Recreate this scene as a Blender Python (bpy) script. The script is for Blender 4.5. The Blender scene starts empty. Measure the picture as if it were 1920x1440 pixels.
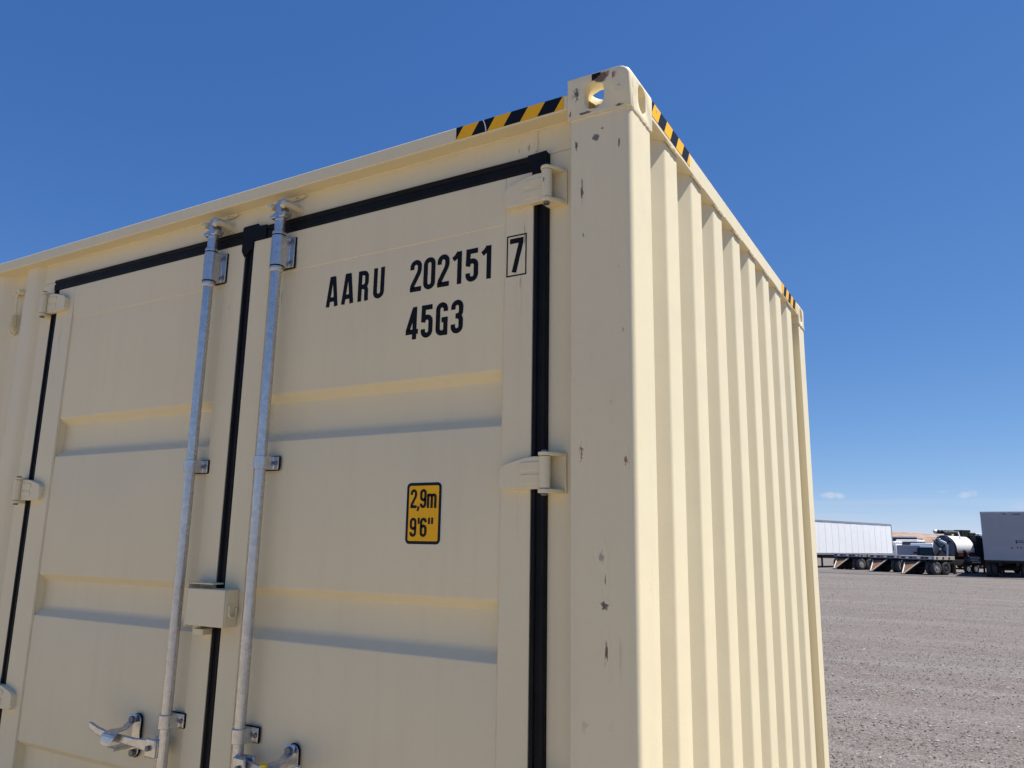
import bpy, bmesh, math, random
import numpy as np
from mathutils import Vector, Matrix
R = math.radians
PI = math.pi
random.seed(7)
S = bpy.context.scene
COL = S.collection

# ------------------------------------------------------------------ camera
cam_d = bpy.data.cameras.new('camera')
cam = bpy.data.objects.new('camera', cam_d)
COL.objects.link(cam)
cam_d.sensor_fit = 'HORIZONTAL'
cam_d.sensor_width = 36.0
cam_d.lens = 27.458
cam_d.clip_start = 0.05
cam_d.clip_end = 9000.0
_yaw, _pitch, _roll = -0.527084, 0.200282, 0.0163287
_f = Vector((math.sin(_yaw)*math.cos(_pitch), math.cos(_yaw)*math.cos(_pitch), math.sin(_pitch)))
_r = Vector((math.cos(_yaw), -math.sin(_yaw), 0.0))
_u = _r.cross(_f)
_r2 = _r*math.cos(_roll) + _u*math.sin(_roll)
_u2 = _u*math.cos(_roll) - _r*math.sin(_roll)
M = Matrix((_r2, _u2, -_f)).transposed().to_4x4()
M.translation = Vector((0.66101, -1.71414, 1.67303))
cam.matrix_world = M
S.camera = cam

# ------------------------------------------------------------------ light
SUN_EL = 62.5
SUN_A = 36.0                     # from +x (out of the end wall) towards +y
SKY_STRENGTH = 0.077
SUN_STRENGTH = 5.0
EXPOSURE = 0.75
S.view_settings.view_transform = 'Standard'
S.view_settings.look = 'None'
S.view_settings.gamma = 1.0
S.view_settings.use_curve_mapping = False
S.view_settings.exposure = EXPOSURE

sun_d = bpy.data.lights.new('sun', 'SUN')
sun_d.energy = SUN_STRENGTH
sun_d.angle = R(0.53)
sun_d.color = (1.0, 0.965, 0.905)
sun = bpy.data.objects.new('sun', sun_d)
COL.objects.link(sun)
sdir = Vector((math.cos(R(SUN_EL))*math.cos(R(SUN_A)), math.cos(R(SUN_EL))*math.sin(R(SUN_A)), math.sin(R(SUN_EL))))
sun.rotation_euler = sdir.to_track_quat('Z', 'Y').to_euler()
sun.location = (8, 6, 20)

W = bpy.data.worlds.new('World')
S.world = W
W.use_nodes = True
wt = W.node_tree
wt.nodes.clear()
def wn(t, **k):
    n = wt.nodes.new(t)
    for a, b in k.items():
        setattr(n, a, b)
    return n
def wmath(op, a, b=None, c=None, clamp=False):
    n = wn('ShaderNodeMath', operation=op, use_clamp=clamp)
    for i, v in enumerate((a, b, c)):
        if v is None: continue
        if isinstance(v, (int, float)): n.inputs[i].default_value = v
        else: wt.links.new(v, n.inputs[i])
    return n.outputs[0]
sky = wn('ShaderNodeTexSky', sky_type='NISHITA', sun_disc=False, sun_elevation=R(SUN_EL),
         sun_rotation=R(90.0 - SUN_A), altitude=0.0, air_density=0.6, dust_density=0.0, ozone_density=8.0)
tc = wn('ShaderNodeTexCoord')
dirv = tc.outputs['Generated']
sep = wn('ShaderNodeSeparateXYZ'); wt.links.new(dirv, sep.inputs[0])
dx, dy, dz = sep.outputs
# thin streak cloud low over the whole horizon
mp = wn('ShaderNodeMapping'); wt.links.new(dirv, mp.inputs[0]); mp.inputs['Scale'].default_value = (5, 5, 60)
nz = wn('ShaderNodeTexNoise'); wt.links.new(mp.outputs[0], nz.inputs['Vector'])
nz.inputs['Scale'].default_value = 1.0; nz.inputs['Detail'].default_value = 5
e1 = wmath('SUBTRACT', dz, 0.042)
e1 = wmath('DIVIDE', e1, 0.015)
e1 = wmath('MULTIPLY', e1, e1)
e1 = wmath('SUBTRACT', 1.0, e1, clamp=True)
stk = wmath('SUBTRACT', nz.outputs['Fac'], 0.42)
stk = wmath('MULTIPLY', stk, 3.2, clamp=True)
stk = wmath('MULTIPLY', stk, e1, clamp=True)
stk = wmath('MULTIPLY', stk, 0.50)
# small fair-weather puffs just above the streak
nz2 = wn('ShaderNodeTexNoise'); wt.links.new(dirv, nz2.inputs['Vector'])
nz2.inputs['Scale'].default_value = 120.0; nz2.inputs['Detail'].default_value = 6; nz2.inputs['Roughness'].default_value = 0.62
cl = stk
for (ax, ay, az, w_, h_, s_) in ((-0.1365, 0.9888, 0.0600, 0.0165, 0.0042, 0.62), (-0.0008, 0.9982, 0.0592, 0.0105, 0.0045, 0.55),
                                 (0.0045, 0.998, 0.0610, 0.0062, 0.0034, 0.45), (-0.0236, 0.9977, 0.0631, 0.0055, 0.0013, 0.22),
                                 (0.047, 0.998, 0.0475, 0.016, 0.0045, 0.30), (-0.31, 0.949, 0.064, 0.02, 0.005, 0.4),
                                 (0.21, 0.976, 0.061, 0.018, 0.005, 0.5), (0.42, 0.905, 0.07, 0.025, 0.006, 0.5)):
    c = Vector((ax, ay, az)).normalized()
    t = Vector((c.y, -c.x, 0)).normalized()
    n1 = wn('ShaderNodeVectorMath', operation='DOT_PRODUCT'); wt.links.new(dirv, n1.inputs[0]); n1.inputs[1].default_value = t
    a_ = wmath('DIVIDE', n1.outputs['Value'], w_)
    b_ = wmath('SUBTRACT', dz, c.z); b_ = wmath('DIVIDE', b_, h_)
    d_ = wmath('ADD', wmath('MULTIPLY', a_, a_), wmath('MULTIPLY', b_, b_))
    q = wmath('SUBTRACT', nz2.outputs['Fac'], 0.5); q = wmath('MULTIPLY', q, 3.4)
    m_ = wmath('SUBTRACT', wmath('ADD', q, 0.95), d_, clamp=True)
    front = wmath('GREATER_THAN', dy, 0.2)
    m_ = wmath('MULTIPLY', wmath('MULTIPLY', m_, front), s_)
    cl = wmath('MAXIMUM', cl, m_)
mixw = wn('ShaderNodeMix', data_type='RGBA')
wt.links.new(cl, mixw.inputs['Factor'])
srgb = wn('ShaderNodeSeparateColor'); wt.links.new(sky.outputs[0], srgb.inputs[0])
crgb = wn('ShaderNodeCombineColor')
for i, (pw, mu) in enumerate(((1.08, 0.86), (0.80, 1.17), (0.52, 2.20))):      # clear desert blue
    wt.links.new(wmath('MULTIPLY', wmath('POWER', srgb.outputs[i], pw), mu), crgb.inputs[i])
wt.links.new(crgb.outputs[0], mixw.inputs['A'])
mixw.inputs['B'].default_value = (4.9, 5.3, 6.2, 1)
bg = wn('ShaderNodeBackground'); bg.inputs['Strength'].default_value = SKY_STRENGTH
wt.links.new(mixw.outputs['Result'], bg.inputs['Color'])
wo = wn('ShaderNodeOutputWorld'); wt.links.new(bg.outputs[0], wo.inputs[0])

# ------------------------------------------------------------------ materials
class NT:
    def __init__(s, name):
        s.m = bpy.data.materials.new(name); s.m.use_nodes = True
        s.t = s.m.node_tree; s.b = s.t.nodes['Principled BSDF']
        s.co = None
    def n(s, t, **k):
        x = s.t.nodes.new(t)
        for a, b in k.items(): setattr(x, a, b)
        return x
    def link(s, a, b): s.t.links.new(a, b)
    def coord(s):
        if s.co is None: s.co = s.n('ShaderNodeTexCoord').outputs['Object']
        return s.co
    def noise(s, scale, detail=4, rough=0.55, sc=(1, 1, 1), vec=None):
        v = vec or s.coord()
        if sc != (1, 1, 1):
            m = s.n('ShaderNodeMapping'); s.link(v, m.inputs[0]); m.inputs['Scale'].default_value = sc; v = m.outputs[0]
        x = s.n('ShaderNodeTexNoise'); s.link(v, x.inputs['Vector'])
        x.inputs['Scale'].default_value = scale; x.inputs['Detail'].default_value = detail; x.inputs['Roughness'].default_value = rough
        return x.outputs['Fac']
    def ramp(s, fac, lo, hi, a=0.0, b=1.0):
        x = s.n('ShaderNodeMapRange'); x.clamp = True
        s.link(fac, x.inputs[0])
        for i, v in enumerate((lo, hi, a, b)): x.inputs[i+1].default_value = v
        return x.outputs[0]
    def mix(s, fac, a, b, blend='MIX'):
        x = s.n('ShaderNodeMix', data_type='RGBA', blend_type=blend)
        if isinstance(fac, float): x.inputs['Factor'].default_value = fac
        else: s.link(fac, x.inputs['Factor'])
        for k, v in (('A', a), ('B', b)):
            if isinstance(v, tuple): x.inputs[k].default_value = (*v, 1) if len(v) == 3 else v
            else: s.link(v, x.inputs[k])
        return x.outputs['Result']
    def math(s, op, a, b=None):
        x = s.n('ShaderNodeMath', operation=op)
        for i, v in enumerate((a, b)):
            if v is None: continue
            if isinstance(v, (int, float)): x.inputs[i].default_value = v
            else: s.link(v, x.inputs[i])
        return x.outputs[0]
    def bump(s, h, strength, dist):
        x = s.n('ShaderNodeBump'); s.link(h, x.inputs['Height'])
        x.inputs['Strength'].default_value = strength; x.inputs['Distance'].default_value = dist
        s.link(x.outputs[0], s.b.inputs['Normal'])
    def set(s, col=None, rough=None, metal=None, spec=None):
        for k, v in (('Base Color', col), ('Roughness', rough), ('Metallic', metal), ('Specular IOR Level', spec)):
            if v is None: continue
            if isinstance(v, tuple): s.b.inputs[k].default_value = (*v, 1)
            elif isinstance(v, (int, float)): s.b.inputs[k].default_value = v
            else: s.link(v, s.b.inputs[k])
        return s.m

CREAM = (0.770, 0.675, 0.450)
def paint(name, wear=0.0):
    k = NT(name)
    big = k.noise(1.7, 3)
    c = k.mix(k.ramp(big, 0.35, 0.7), (CREAM[0]*1.0, CREAM[1]*1.0, CREAM[2]*1.0), (CREAM[0]*0.955, CREAM[1]*0.955, CREAM[2]*0.97))
    st = k.noise(16.0, 4, 0.6, (1, 1, 0.045))                       # rain streaks
    c = k.mix(k.math('MULTIPLY', k.ramp(st, 0.50, 0.80), 0.09), c, (0.40, 0.33, 0.23))
    dust = k.noise(45.0, 5, 0.7)
    c = k.mix(k.math('MULTIPLY', k.ramp(dust, 0.50, 0.85), 0.10), c, (0.50, 0.42, 0.30))
    if wear > 0:
        sp = k.noise(38.0, 6, 0.75, (1, 1, 0.55)); pt = k.noise(6.0, 3, 0.6, (1, 1, 0.6))
        mk = k.math('MULTIPLY', k.ramp(sp, 0.615, 0.66), k.ramp(pt, 0.52, 0.62))
        c = k.mix(k.math('MULTIPLY', mk, 0.28*wear), c, (0.10, 0.085, 0.075))
        sc = k.noise(30.0, 3, 0.5, (1.0, 1.0, 0.10)); pt2 = k.noise(3.1, 2, 0.5, (1, 1, 0.8))
        mk2 = k.math('MULTIPLY', k.ramp(sc, 0.66, 0.72), k.ramp(pt2, 0.53, 0.6))
        c = k.mix(k.math('MULTIPLY', mk2, 0.30*wear), c, (0.28, 0.13, 0.10))
    ro = k.ramp(k.noise(9.0, 3), 0.3, 0.7, 0.42, 0.55)
    h = k.math('ADD', k.math('MULTIPLY', k.noise(260.0, 2), 0.25), k.math('MULTIPLY', k.noise(5.5, 2, 0.5), 1.0))
    k.bump(h, 0.22, 0.006)
    return k.set(c, ro, 0.0, 0.28)
M_PAINT = paint('cream_paint')
M_WORN = paint('cream_paint_worn', 1.0)

def plain(name, col, rough=0.5, metal=0.0, var=0.12, scale=6.0, bump=0.0, bscale=60.0, spec=0.5):
    k = NT(name)
    n = k.noise(scale, 4, 0.6)
    d = tuple(max(0, x*(1-var)) for x in col); e = tuple(min(1, x*(1+var)) for x in col)
    c = k.mix(k.ramp(n, 0.3, 0.7), d, e)
    if bump: k.bump(k.noise(bscale, 3), bump, 0.004)
    r = k.ramp(k.noise(scale*1.7, 3), 0.3, 0.7, max(0.02, rough-0.06), min(1, rough+0.06))
    return k.set(c, r, metal, spec)
def galv():
    k = NT('galvanised_steel')
    v = k.n('ShaderNodeTexVoronoi'); k.link(k.coord(), v.inputs['Vector']); v.inputs['Scale'].default_value = 75.0
    sp = k.n('ShaderNodeSeparateColor'); k.link(v.outputs['Color'], sp.inputs[0])
    a = k.mix(k.ramp(sp.outputs[0], 0.0, 1.0), (0.53, 0.525, 0.51), (0.63, 0.625, 0.61))
    st = k.noise(30.0, 4, 0.6, (1, 1, 0.15))
    a = k.mix(k.math('MULTIPLY', k.ramp(st, 0.5, 0.8), 0.30), a, (0.36, 0.35, 0.33))
    r = k.ramp(k.noise(55.0, 4), 0.3, 0.7, 0.24, 0.36)
    k.bump(k.noise(90.0, 3), 0.06, 0.002)
    return k.set(a, r, 0.82)
M_GALV = galv()
M_BOLT = plain('dull_bolt_steel', (0.20, 0.20, 0.21), 0.5, 0.8)
M_RUBBER = plain('black_rubber', (0.007, 0.0075, 0.009), 0.6, 0.0, 0.3, 14.0, 0.15, 90.0, 0.16)
M_BLACK = plain('black_vinyl', (0.007, 0.007, 0.009), 0.45, 0.0, 0.15, 10.0, spec=0.2)
M_YELLOW = plain('yellow_vinyl', (0.90, 0.46, 0.020), 0.5, 0.0, 0.06, 10.0, spec=0.15)
M_WHITEV = plain('white_vinyl', (0.70, 0.69, 0.66), 0.45, 0.0, 0.04)
M_HOLE = plain('dark_drilled_hole', (0.012, 0.012, 0.014), 0.9, 0.0, 0.1)
M_SEALY = plain('yellow_plastic_seal', (0.75, 0.55, 0.02), 0.35)

def scuff(name, col, seed, thr=0.5, stretch=(1, 1, 1), scale=70.0, axis='y'):
    """paint with a mark that has its own ragged shape (a chip, rust, a scrape)"""
    k = NT(name)
    g = k.n('ShaderNodeTexCoord').outputs['Generated']
    ob = k.coord()
    mp = k.n('ShaderNodeMapping'); k.link(ob, mp.inputs[0]); mp.inputs['Location'].default_value = (seed*3.1, seed*1.7, seed*0.9); mp.inputs['Scale'].default_value = stretch
    nn = k.noise(scale, 5, 0.72, vec=mp.outputs[0])
    s2 = k.n('ShaderNodeVectorMath', operation='SUBTRACT'); k.link(g, s2.inputs[0]); s2.inputs[1].default_value = (0.5, 0.5, 0.5)
    s4 = k.n('ShaderNodeVectorMath', operation='MULTIPLY'); k.link(s2.outputs[0], s4.inputs[0]); s4.inputs[1].default_value = (1, 0, 1) if axis == 'y' else (0, 1, 1)
    s3 = k.n('ShaderNodeVectorMath', operation='LENGTH'); k.link(s4.outputs[0], s3.inputs[0])
    dd = k.ramp(s3.outputs['Value'], 0.05, 0.48, 0.10, -0.26)
    mk = k.ramp(k.math('ADD', nn, dd), thr-0.085, thr+0.01)
    c = k.mix(k.math('MULTIPLY', mk, 0.86), CREAM, col)
    # the same faint variation as the paint around it
    big = k.noise(1.7, 3)
    c = k.mix(k.math('MULTIPLY', k.ramp(big, 0.35, 0.7), 0.045), c, (0.3, 0.3, 0.3))
    k.bump(k.noise(5.5, 2), 0.2, 0.006)
    return k.set(c, k.ramp(mk, 0, 1, 0.42, 0.75), 0.0, 0.4)

# ------------------------------------------------------------------ mesh helpers
class MB:
    def __init__(s): s.v = []; s.f = []; s.mi = []; s.cur = 0
    def add(s, vs, fs):
        o = len(s.v); s.v += [tuple(v) for v in vs]
        for f in fs: s.f.append(tuple(i+o for i in f)); s.mi.append(s.cur)
        return s
    def box(s, x0, x1, y0, y1, z0, z1):
        if x0 > x1: x0, x1 = x1, x0
        if y0 > y1: y0, y1 = y1, y0
        if z0 > z1: z0, z1 = z1, z0
        return s.add([(x0, y0, z0), (x1, y0, z0), (x1, y1, z0), (x0, y1, z0), (x0, y0, z1), (x1, y0, z1), (x1, y1, z1), (x0, y1, z1)],
              [(0, 3, 2, 1), (4, 5, 6, 7), (0, 1, 5, 4), (1, 2, 6, 5), (2, 3, 7, 6), (3, 0, 4, 7)])
    def prism(s, poly, axis, a, b):
        """poly: 2-D points in the other two axes (x->(y,z), y->(x,z), z->(x,y))"""
        def P(p, t):
            return (t, p[0], p[1]) if axis == 'x' else (p[0], t, p[1]) if axis == 'y' else (p[0], p[1], t)
        n = len(poly)
        ar = sum(poly[i][0]*poly[(i+1) % n][1]-poly[(i+1) % n][0]*poly[i][1] for i in range(n))
        if ar < 0: poly = poly[::-1]
        if axis == 'y': poly = poly[::-1]
        if a > b: a, b = b, a
        vs = [P(p, a) for p in poly]+[P(p, b) for p in poly]
        fs = [tuple(range(n-1, -1, -1)), tuple(range(n, 2*n))]
        fs += [(i, (i+1) % n, n+(i+1) % n, n+i) for i in range(n)]
        return s.add(vs, fs)
    def tube(s, pts, r, n=10, cap=True, flat=None):
        pts = [Vector(p) for p in pts]; rs = r if isinstance(r, (list, tuple)) else [r]*len(pts)
        vs = []; prev = None
        for i, p in enumerate(pts):
            d = (pts[min(i+1, len(pts)-1)]-pts[max(i-1, 0)]).normalized()
            if prev is None:
                up = Vector((0, 0, 1)) if abs(d.z) < 0.9 else Vector((1, 0, 0))
                a = d.cross(up).normalized()
            else:
                a = (prev-d*prev.dot(d)).normalized()
            prev = a; b = d.cross(a)
            for k in range(n):
                t = 2*PI*k/n
                vs.append(p+a*(math.cos(t)*rs[i])+b*(math.sin(t)*rs[i]*(flat or 1)))
        fs = []
        for i in range(len(pts)-1):
            for k in range(n):
                fs.append((i*n+k, i*n+(k+1) % n, (i+1)*n+(k+1) % n, (i+1)*n+k))
        if cap:
            fs.append(tuple(range(n-1, -1, -1))); m = (len(pts)-1)*n; fs.append(tuple(range(m, m+n)))
        return s.add(vs, fs)
    def strip(s, prof, axis, a, b, close=False):
        """open sheet: profile of 2-D points swept along an axis"""
        def P(p, t):
            return (t, p[0], p[1]) if axis == 'x' else (p[0], t, p[1]) if axis == 'y' else (p[0], p[1], t)
        n = len(prof)
        return s.add([P(p, a) for p in prof]+[P(p, b) for p in prof], [(i, i+1, n+i+1, n+i) for i in range(n-1)])
    def build(s, name, mats, parent=None, bevel=0.0, seg=2, smooth=35, loc=None):
        me = bpy.data.meshes.new(name)
        me.from_pydata(s.v, [], s.f)
        for m in (mats if isinstance(mats, (list, tuple)) else [mats]): me.materials.append(m)
        me.polygons.foreach_set('material_index', s.mi)
        bm = bmesh.new(); bm.from_mesh(me); bmesh.ops.recalc_face_normals(bm, faces=bm.faces); bm.to_mesh(me); bm.free()
        return link(name, me, parent, bevel, seg, smooth, loc)
def link(name, me, parent=None, bevel=0.0, seg=2, smooth=35, loc=None):
    if smooth:
        me.polygons.foreach_set('use_smooth', [True]*len(me.polygons)); me.set_sharp_from_angle(angle=R(smooth))
    o = bpy.data.objects.new(name, me); COL.objects.link(o)
    if parent: o.parent = parent
    if loc: o.location = loc
    if bevel:
        b = o.modifiers.new('edge', 'BEVEL'); b.width = bevel; b.segments = seg; b.limit_method = 'ANGLE'; b.angle_limit = R(38); b.harden_normals = False
    return o
def tag(o, label=None, cat=None, group=None, kind=None):
    for k, v in (('label', label), ('category', cat), ('group', group), ('kind', kind)):
        if v: o[k] = v
    return o
def thing(name, label, cat, loc=(0, 0, 0), rz=0.0, group=None):
    o = bpy.data.objects.new(name, None); COL.objects.link(o); o.empty_display_size = 0.2
    o.location = loc; o.rotation_euler = (0, 0, rz)
    return tag(o, label, cat, group)
def part_empty(name, parent, loc=(0, 0, 0)):
    o = bpy.data.objects.new(name, None); COL.objects.link(o); o.parent = parent; o.location = loc; o.empty_display_size = 0.1
    return o
def copy_tree(o, parent=None):
    c = o.copy(); COL.objects.link(c)
    if parent: c.parent = parent
    for ch in list(o.children): copy_tree(ch, c)
    return c
def arc(cx, cz, rx, rz, a0, a1, n=8):
    return [(cx+rx*math.cos(R(a0+(a1-a0)*i/n)), cz+rz*math.sin(R(a0+(a1-a0)*i/n))) for i in range(n+1)]
def stadium(cx, cz, w, h, n=10):
    r = min(w, h)/2
    if h >= w: return arc(cx, cz+h/2-r, r, r, 0, 180, n)+arc(cx, cz-h/2+r, r, r, 180, 360, n)
    return arc(cx+w/2-r, cz, r, r, -90, 90, n)+arc(cx-w/2+r, cz, r, r, 90, 270, n)
def rrect(x0, x1, z0, z1, r, n=5):
    return arc(x1-r, z1-r, r, r, 0, 90, n)+arc(x0+r, z1-r, r, r, 90, 180, n)+arc(x0+r, z0+r, r, r, 180, 270, n)+arc(x1-r, z0+r, r, r, 270, 360, n)

# ================================================================== SETTING
def ground_mat():
    k = NT('gravel_ground')
    co = k.coord()
    a = k.noise(0.9, 5, 0.65, (0.30, 1.0, 1.0))
    c = k.mix(k.ramp(a, 0.32, 0.70), (0.142, 0.123, 0.111), (0.171, 0.155, 0.143))
    b = k.noise(9.0, 7, 0.80)
    c = k.mix(k.ramp(b, 0.40, 0.66), c, (0.126, 0.105, 0.093))
    st = k.noise(2.4, 5, 0.7, (0.10, 1.0, 1.0))
    c = k.mix(k.math('MULTIPLY', k.ramp(st, 0.48, 0.66), 0.80), c, (0.107, 0.089, 0.080))
    st2 = k.noise(0.45, 4, 0.6, (0.14, 1.0, 1.0))
    c = k.mix(k.math('MULTIPLY', k.ramp(st2, 0.50, 0.64), 0.55), c, (0.123, 0.093, 0.082))
    st3 = k.noise(0.8, 4, 0.6, (0.12, 1.0, 1.0), )
    c = k.mix(k.math('MULTIPLY', k.ramp(st3, 0.52, 0.68), 0.55), c, (0.196, 0.184, 0.172))
    st4 = k.noise(7.0, 4, 0.7, (0.035, 1.0, 1.0))
    c = k.mix(k.math('MULTIPLY', k.ramp(st4, 0.56, 0.70), 0.55), c, (0.096, 0.079, 0.073))
    v = k.n('ShaderNodeTexVoronoi'); k.link(co, v.inputs['Vector']); v.inputs['Scale'].default_value = 62.0
    sp = k.n('ShaderNodeSeparateColor'); k.link(v.outputs['Color'], sp.inputs[0])
    c = k.mix(k.ramp(sp.outputs[0], 0.66, 1.0, 0, 0.8), c, (0.276, 0.257, 0.238))
    c = k.mix(k.ramp(sp.outputs[1], 0.74, 1.0, 0, 0.65), c, (0.076, 0.062, 0.055))
    # unseen tan ground added to bounce warm light onto the doors, fading into gravel
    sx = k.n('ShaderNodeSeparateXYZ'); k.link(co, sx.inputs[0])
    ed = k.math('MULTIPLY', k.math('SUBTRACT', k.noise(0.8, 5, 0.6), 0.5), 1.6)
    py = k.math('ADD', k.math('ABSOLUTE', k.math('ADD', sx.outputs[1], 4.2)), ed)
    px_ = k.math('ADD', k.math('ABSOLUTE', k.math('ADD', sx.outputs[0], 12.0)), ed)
    bounce_ground = k.math('MULTIPLY', k.ramp(py, 5.2, 6.2, 1.0, 0.0), k.ramp(px_, 13.6, 14.6, 1.0, 0.0))
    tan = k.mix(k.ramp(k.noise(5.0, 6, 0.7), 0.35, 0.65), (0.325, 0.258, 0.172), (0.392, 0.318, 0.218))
    c = k.mix(k.math('MULTIPLY', bounce_ground, 0.92), c, tan)
    h = k.math('ADD', k.math('MULTIPLY', v.outputs['Distance'], -0.7), k.math('MULTIPLY', k.noise(26.0, 5, 0.75), 1.2))
    h = k.math('ADD', h, k.math('MULTIPLY', k.noise(3.2, 4, 0.6, (0.5, 1, 1)), 2.2))
    k.bump(h, 0.65, 0.012)
    return k.set(c, 0.95, 0.0, 0.15)
g = MB()
# one sheet out to the horizon, finer (and gently uneven) near the yard
rng = np.random.default_rng(3)
xs = [-5000, -1500, -500, -150, -60]+list(np.linspace(-30, 30, 61))+[60, 150, 500, 1500, 5000]
ys = [-5000, -1500, -400, -100, -30]+list(np.linspace(-12, 60, 73))+[75, 110, 180, 400, 1500, 5000]
vv = []
for j, y in enumerate(ys):
    for i, x in enumerate(xs):
        near = abs(x) <= 30 and -12 <= y <= 50
        zz = 0.0
        if near and not (-13.5 < x < 1.2 and -1.2 < y < 3.6):
            zz = 0.004*math.sin(1.7*y+0.3*x)+0.004*math.sin(0.9*x-0.6*y)+float(rng.normal(0, 0.0015))
        vv.append((x, y, zz-0.003))
nx = len(xs)
g.add(vv, [(j*nx+i, j*nx+i+1, (j+1)*nx+i+1, (j+1)*nx+i) for j in range(len(ys)-1) for i in range(nx-1)])
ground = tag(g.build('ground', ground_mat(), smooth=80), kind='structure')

# darker rolled track in front of the parked trailers
k = NT('rolled_track')
k_c = k.mix(k.ramp(k.noise(1.2, 5, 0.6, (0.3, 1, 1)), 0.3, 0.7), (0.10, 0.088, 0.086), (0.145, 0.132, 0.130))
k.bump(k.noise(14.0, 4), 0.4, 0.01)
tr = MB()
px = np.linspace(-70, 60, 66)
lo = [55.6+0.35*math.sin(0.31*x)+0.2*math.sin(1.3*x)-0.11*(x) for x in px]
hi = [63.0+0.5*math.sin(0.23*x+1)-0.11*x for x in px]
tr.add([(x, y, 0.014) for x, y in zip(px, lo)]+[(x, y, 0.014) for x, y in zip(px, hi)], [(i, i+1, 66+i+1, 66+i) for i in range(65)])
tag(tr.build('track', k.set(k_c, 0.95, 0, 0.15), smooth=0), kind='structure')

def stones():
    k = NT('loose_stones')
    at = k.n('ShaderNodeNewGeometry').outputs['Random Per Island']
    c = k.mix(k.ramp(at, 0.0, 0.75), (0.110, 0.094, 0.090), (0.235, 0.215, 0.210))
    c = k.mix(k.ramp(at, 0.76, 0.99), c, (0.44, 0.42, 0.41))
    k.bump(k.noise(160.0, 3), 0.3, 0.002)
    m = k.set(c, 0.9, 0, 0.2)
    rg = np.random.default_rng(11)
    P = []; Sz = []
    for (y0, y1, den, s0, s1) in ((2.6, 8, 520, 0.004, 0.017), (8, 14, 230, 0.005, 0.019), (14, 26, 60, 0.007, 0.022), (26, 54, 9, 0.010, 0.030)):
        area = (y1-y0)*(5.0+0.30*(y0+y1)/2)
        n = int(area*den)
        y = rg.uniform(y0, y1, n); x = rg.uniform(0, 1, n)*(5.0+0.30*y)-2.2-0.19*y
        keep = ~((x < 0.12) & (y < 2.55)); x, y = x[keep], y[keep]
        P.append(np.stack([x, y], 1)); Sz.append(s0+(s1-s0)*rg.power(0.38, len(x)))
    P = np.concatenate(P); Sz = np.concatenate(Sz); n = len(P)
    base = np.array([(1, 0, 0), (0, 1, 0), (-1, 0, 0), (0, -1, 0), (0, 0, 1), (0, 0, -1)], float)
    jit = base[None]*rg.uniform(0.55, 1.15, (n, 6, 1))+rg.uniform(-0.28, 0.28, (n, 6, 3))
    ang = rg.uniform(0, 2*PI, n); ca, sa = np.cos(ang), np.sin(ang)
    x = jit[..., 0]*ca[:, None]-jit[..., 1]*sa[:, None]; y = jit[..., 0]*sa[:, None]+jit[..., 1]*ca[:, None]; z = jit[..., 2]*0.48
    V = np.stack([x*Sz[:, None]+P[:, :1], y*Sz[:, None]+P[:, 1:], z*Sz[:, None]+0.25*Sz[:, None]+0.002], 2).reshape(-1, 3)
    F = np.array([(0, 1, 4), (1, 2, 4), (2, 3, 4), (3, 0, 4), (1, 0, 5), (2, 1, 5), (3, 2, 5), (0, 3, 5)])
    F = (F[None]+np.arange(n)[:, None, None]*6).reshape(-1, 3)
    me = bpy.data.meshes.new('gravel')
    me.from_pydata(V.tolist(), [], F.tolist()); me.materials.append(m)
    tag(link('gravel', me, smooth=0), kind='stuff')
stones()

def hills():
    k = NT('dry_hillside')
    c = k.mix(k.ramp(k.noise(0.012, 6, 0.65), 0.35, 0.65), (0.225, 0.158, 0.120), (0.36, 0.27, 0.215))
    c = k.mix(k.ramp(k.noise(0.05, 4, 0.6, (1, 1, 3)), 0.5, 0.7), c, (0.165, 0.112, 0.085))
    m = k.set(c, 0.95, 0, 0.1)
    b = MB(); N = 140; rows = 8; vs = []
    for j in range(rows):
        t = j/(rows-1)
        for i in range(N+1):
            az = R(-75+150*i/N)
            d = 1500+330*t
            prof = 24+9.0*math.exp(-((az+0.085)/0.11)**2)+4.0*math.sin(az*7+2.6)+1.2*math.sin(az*41)+0.7*math.sin(az*83+1)
            hgt = max(3.0, prof)*(math.sin(t*PI/2)**1.1)+1.6*math.sin(az*190+t*5)*t*(1-t)*2
            vs.append((d*math.sin(az), d*math.cos(az), hgt-0.5))
    n = N+1
    b.add(vs, [(j*n+i, j*n+i+1, (j+1)*n+i+1, (j+1)*n+i) for j in range(rows-1) for i in range(N)])
    tag(b.build('hills', m, smooth=60), kind='structure')
hills()

# ================================================================== CONTAINER
LEN, WID, HGT = 12.192, 2.438, 2.896
YF, YP, YB, YG, YS = 0.040, 0.046, 0.078, 0.043, 0.056     # door frame, panel, recess, gasket, header plate
box_c = thing('shipping_container', 'cream high cube shipping container with double side doors and corrugated sunlit end wall', 'shipping container')

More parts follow.
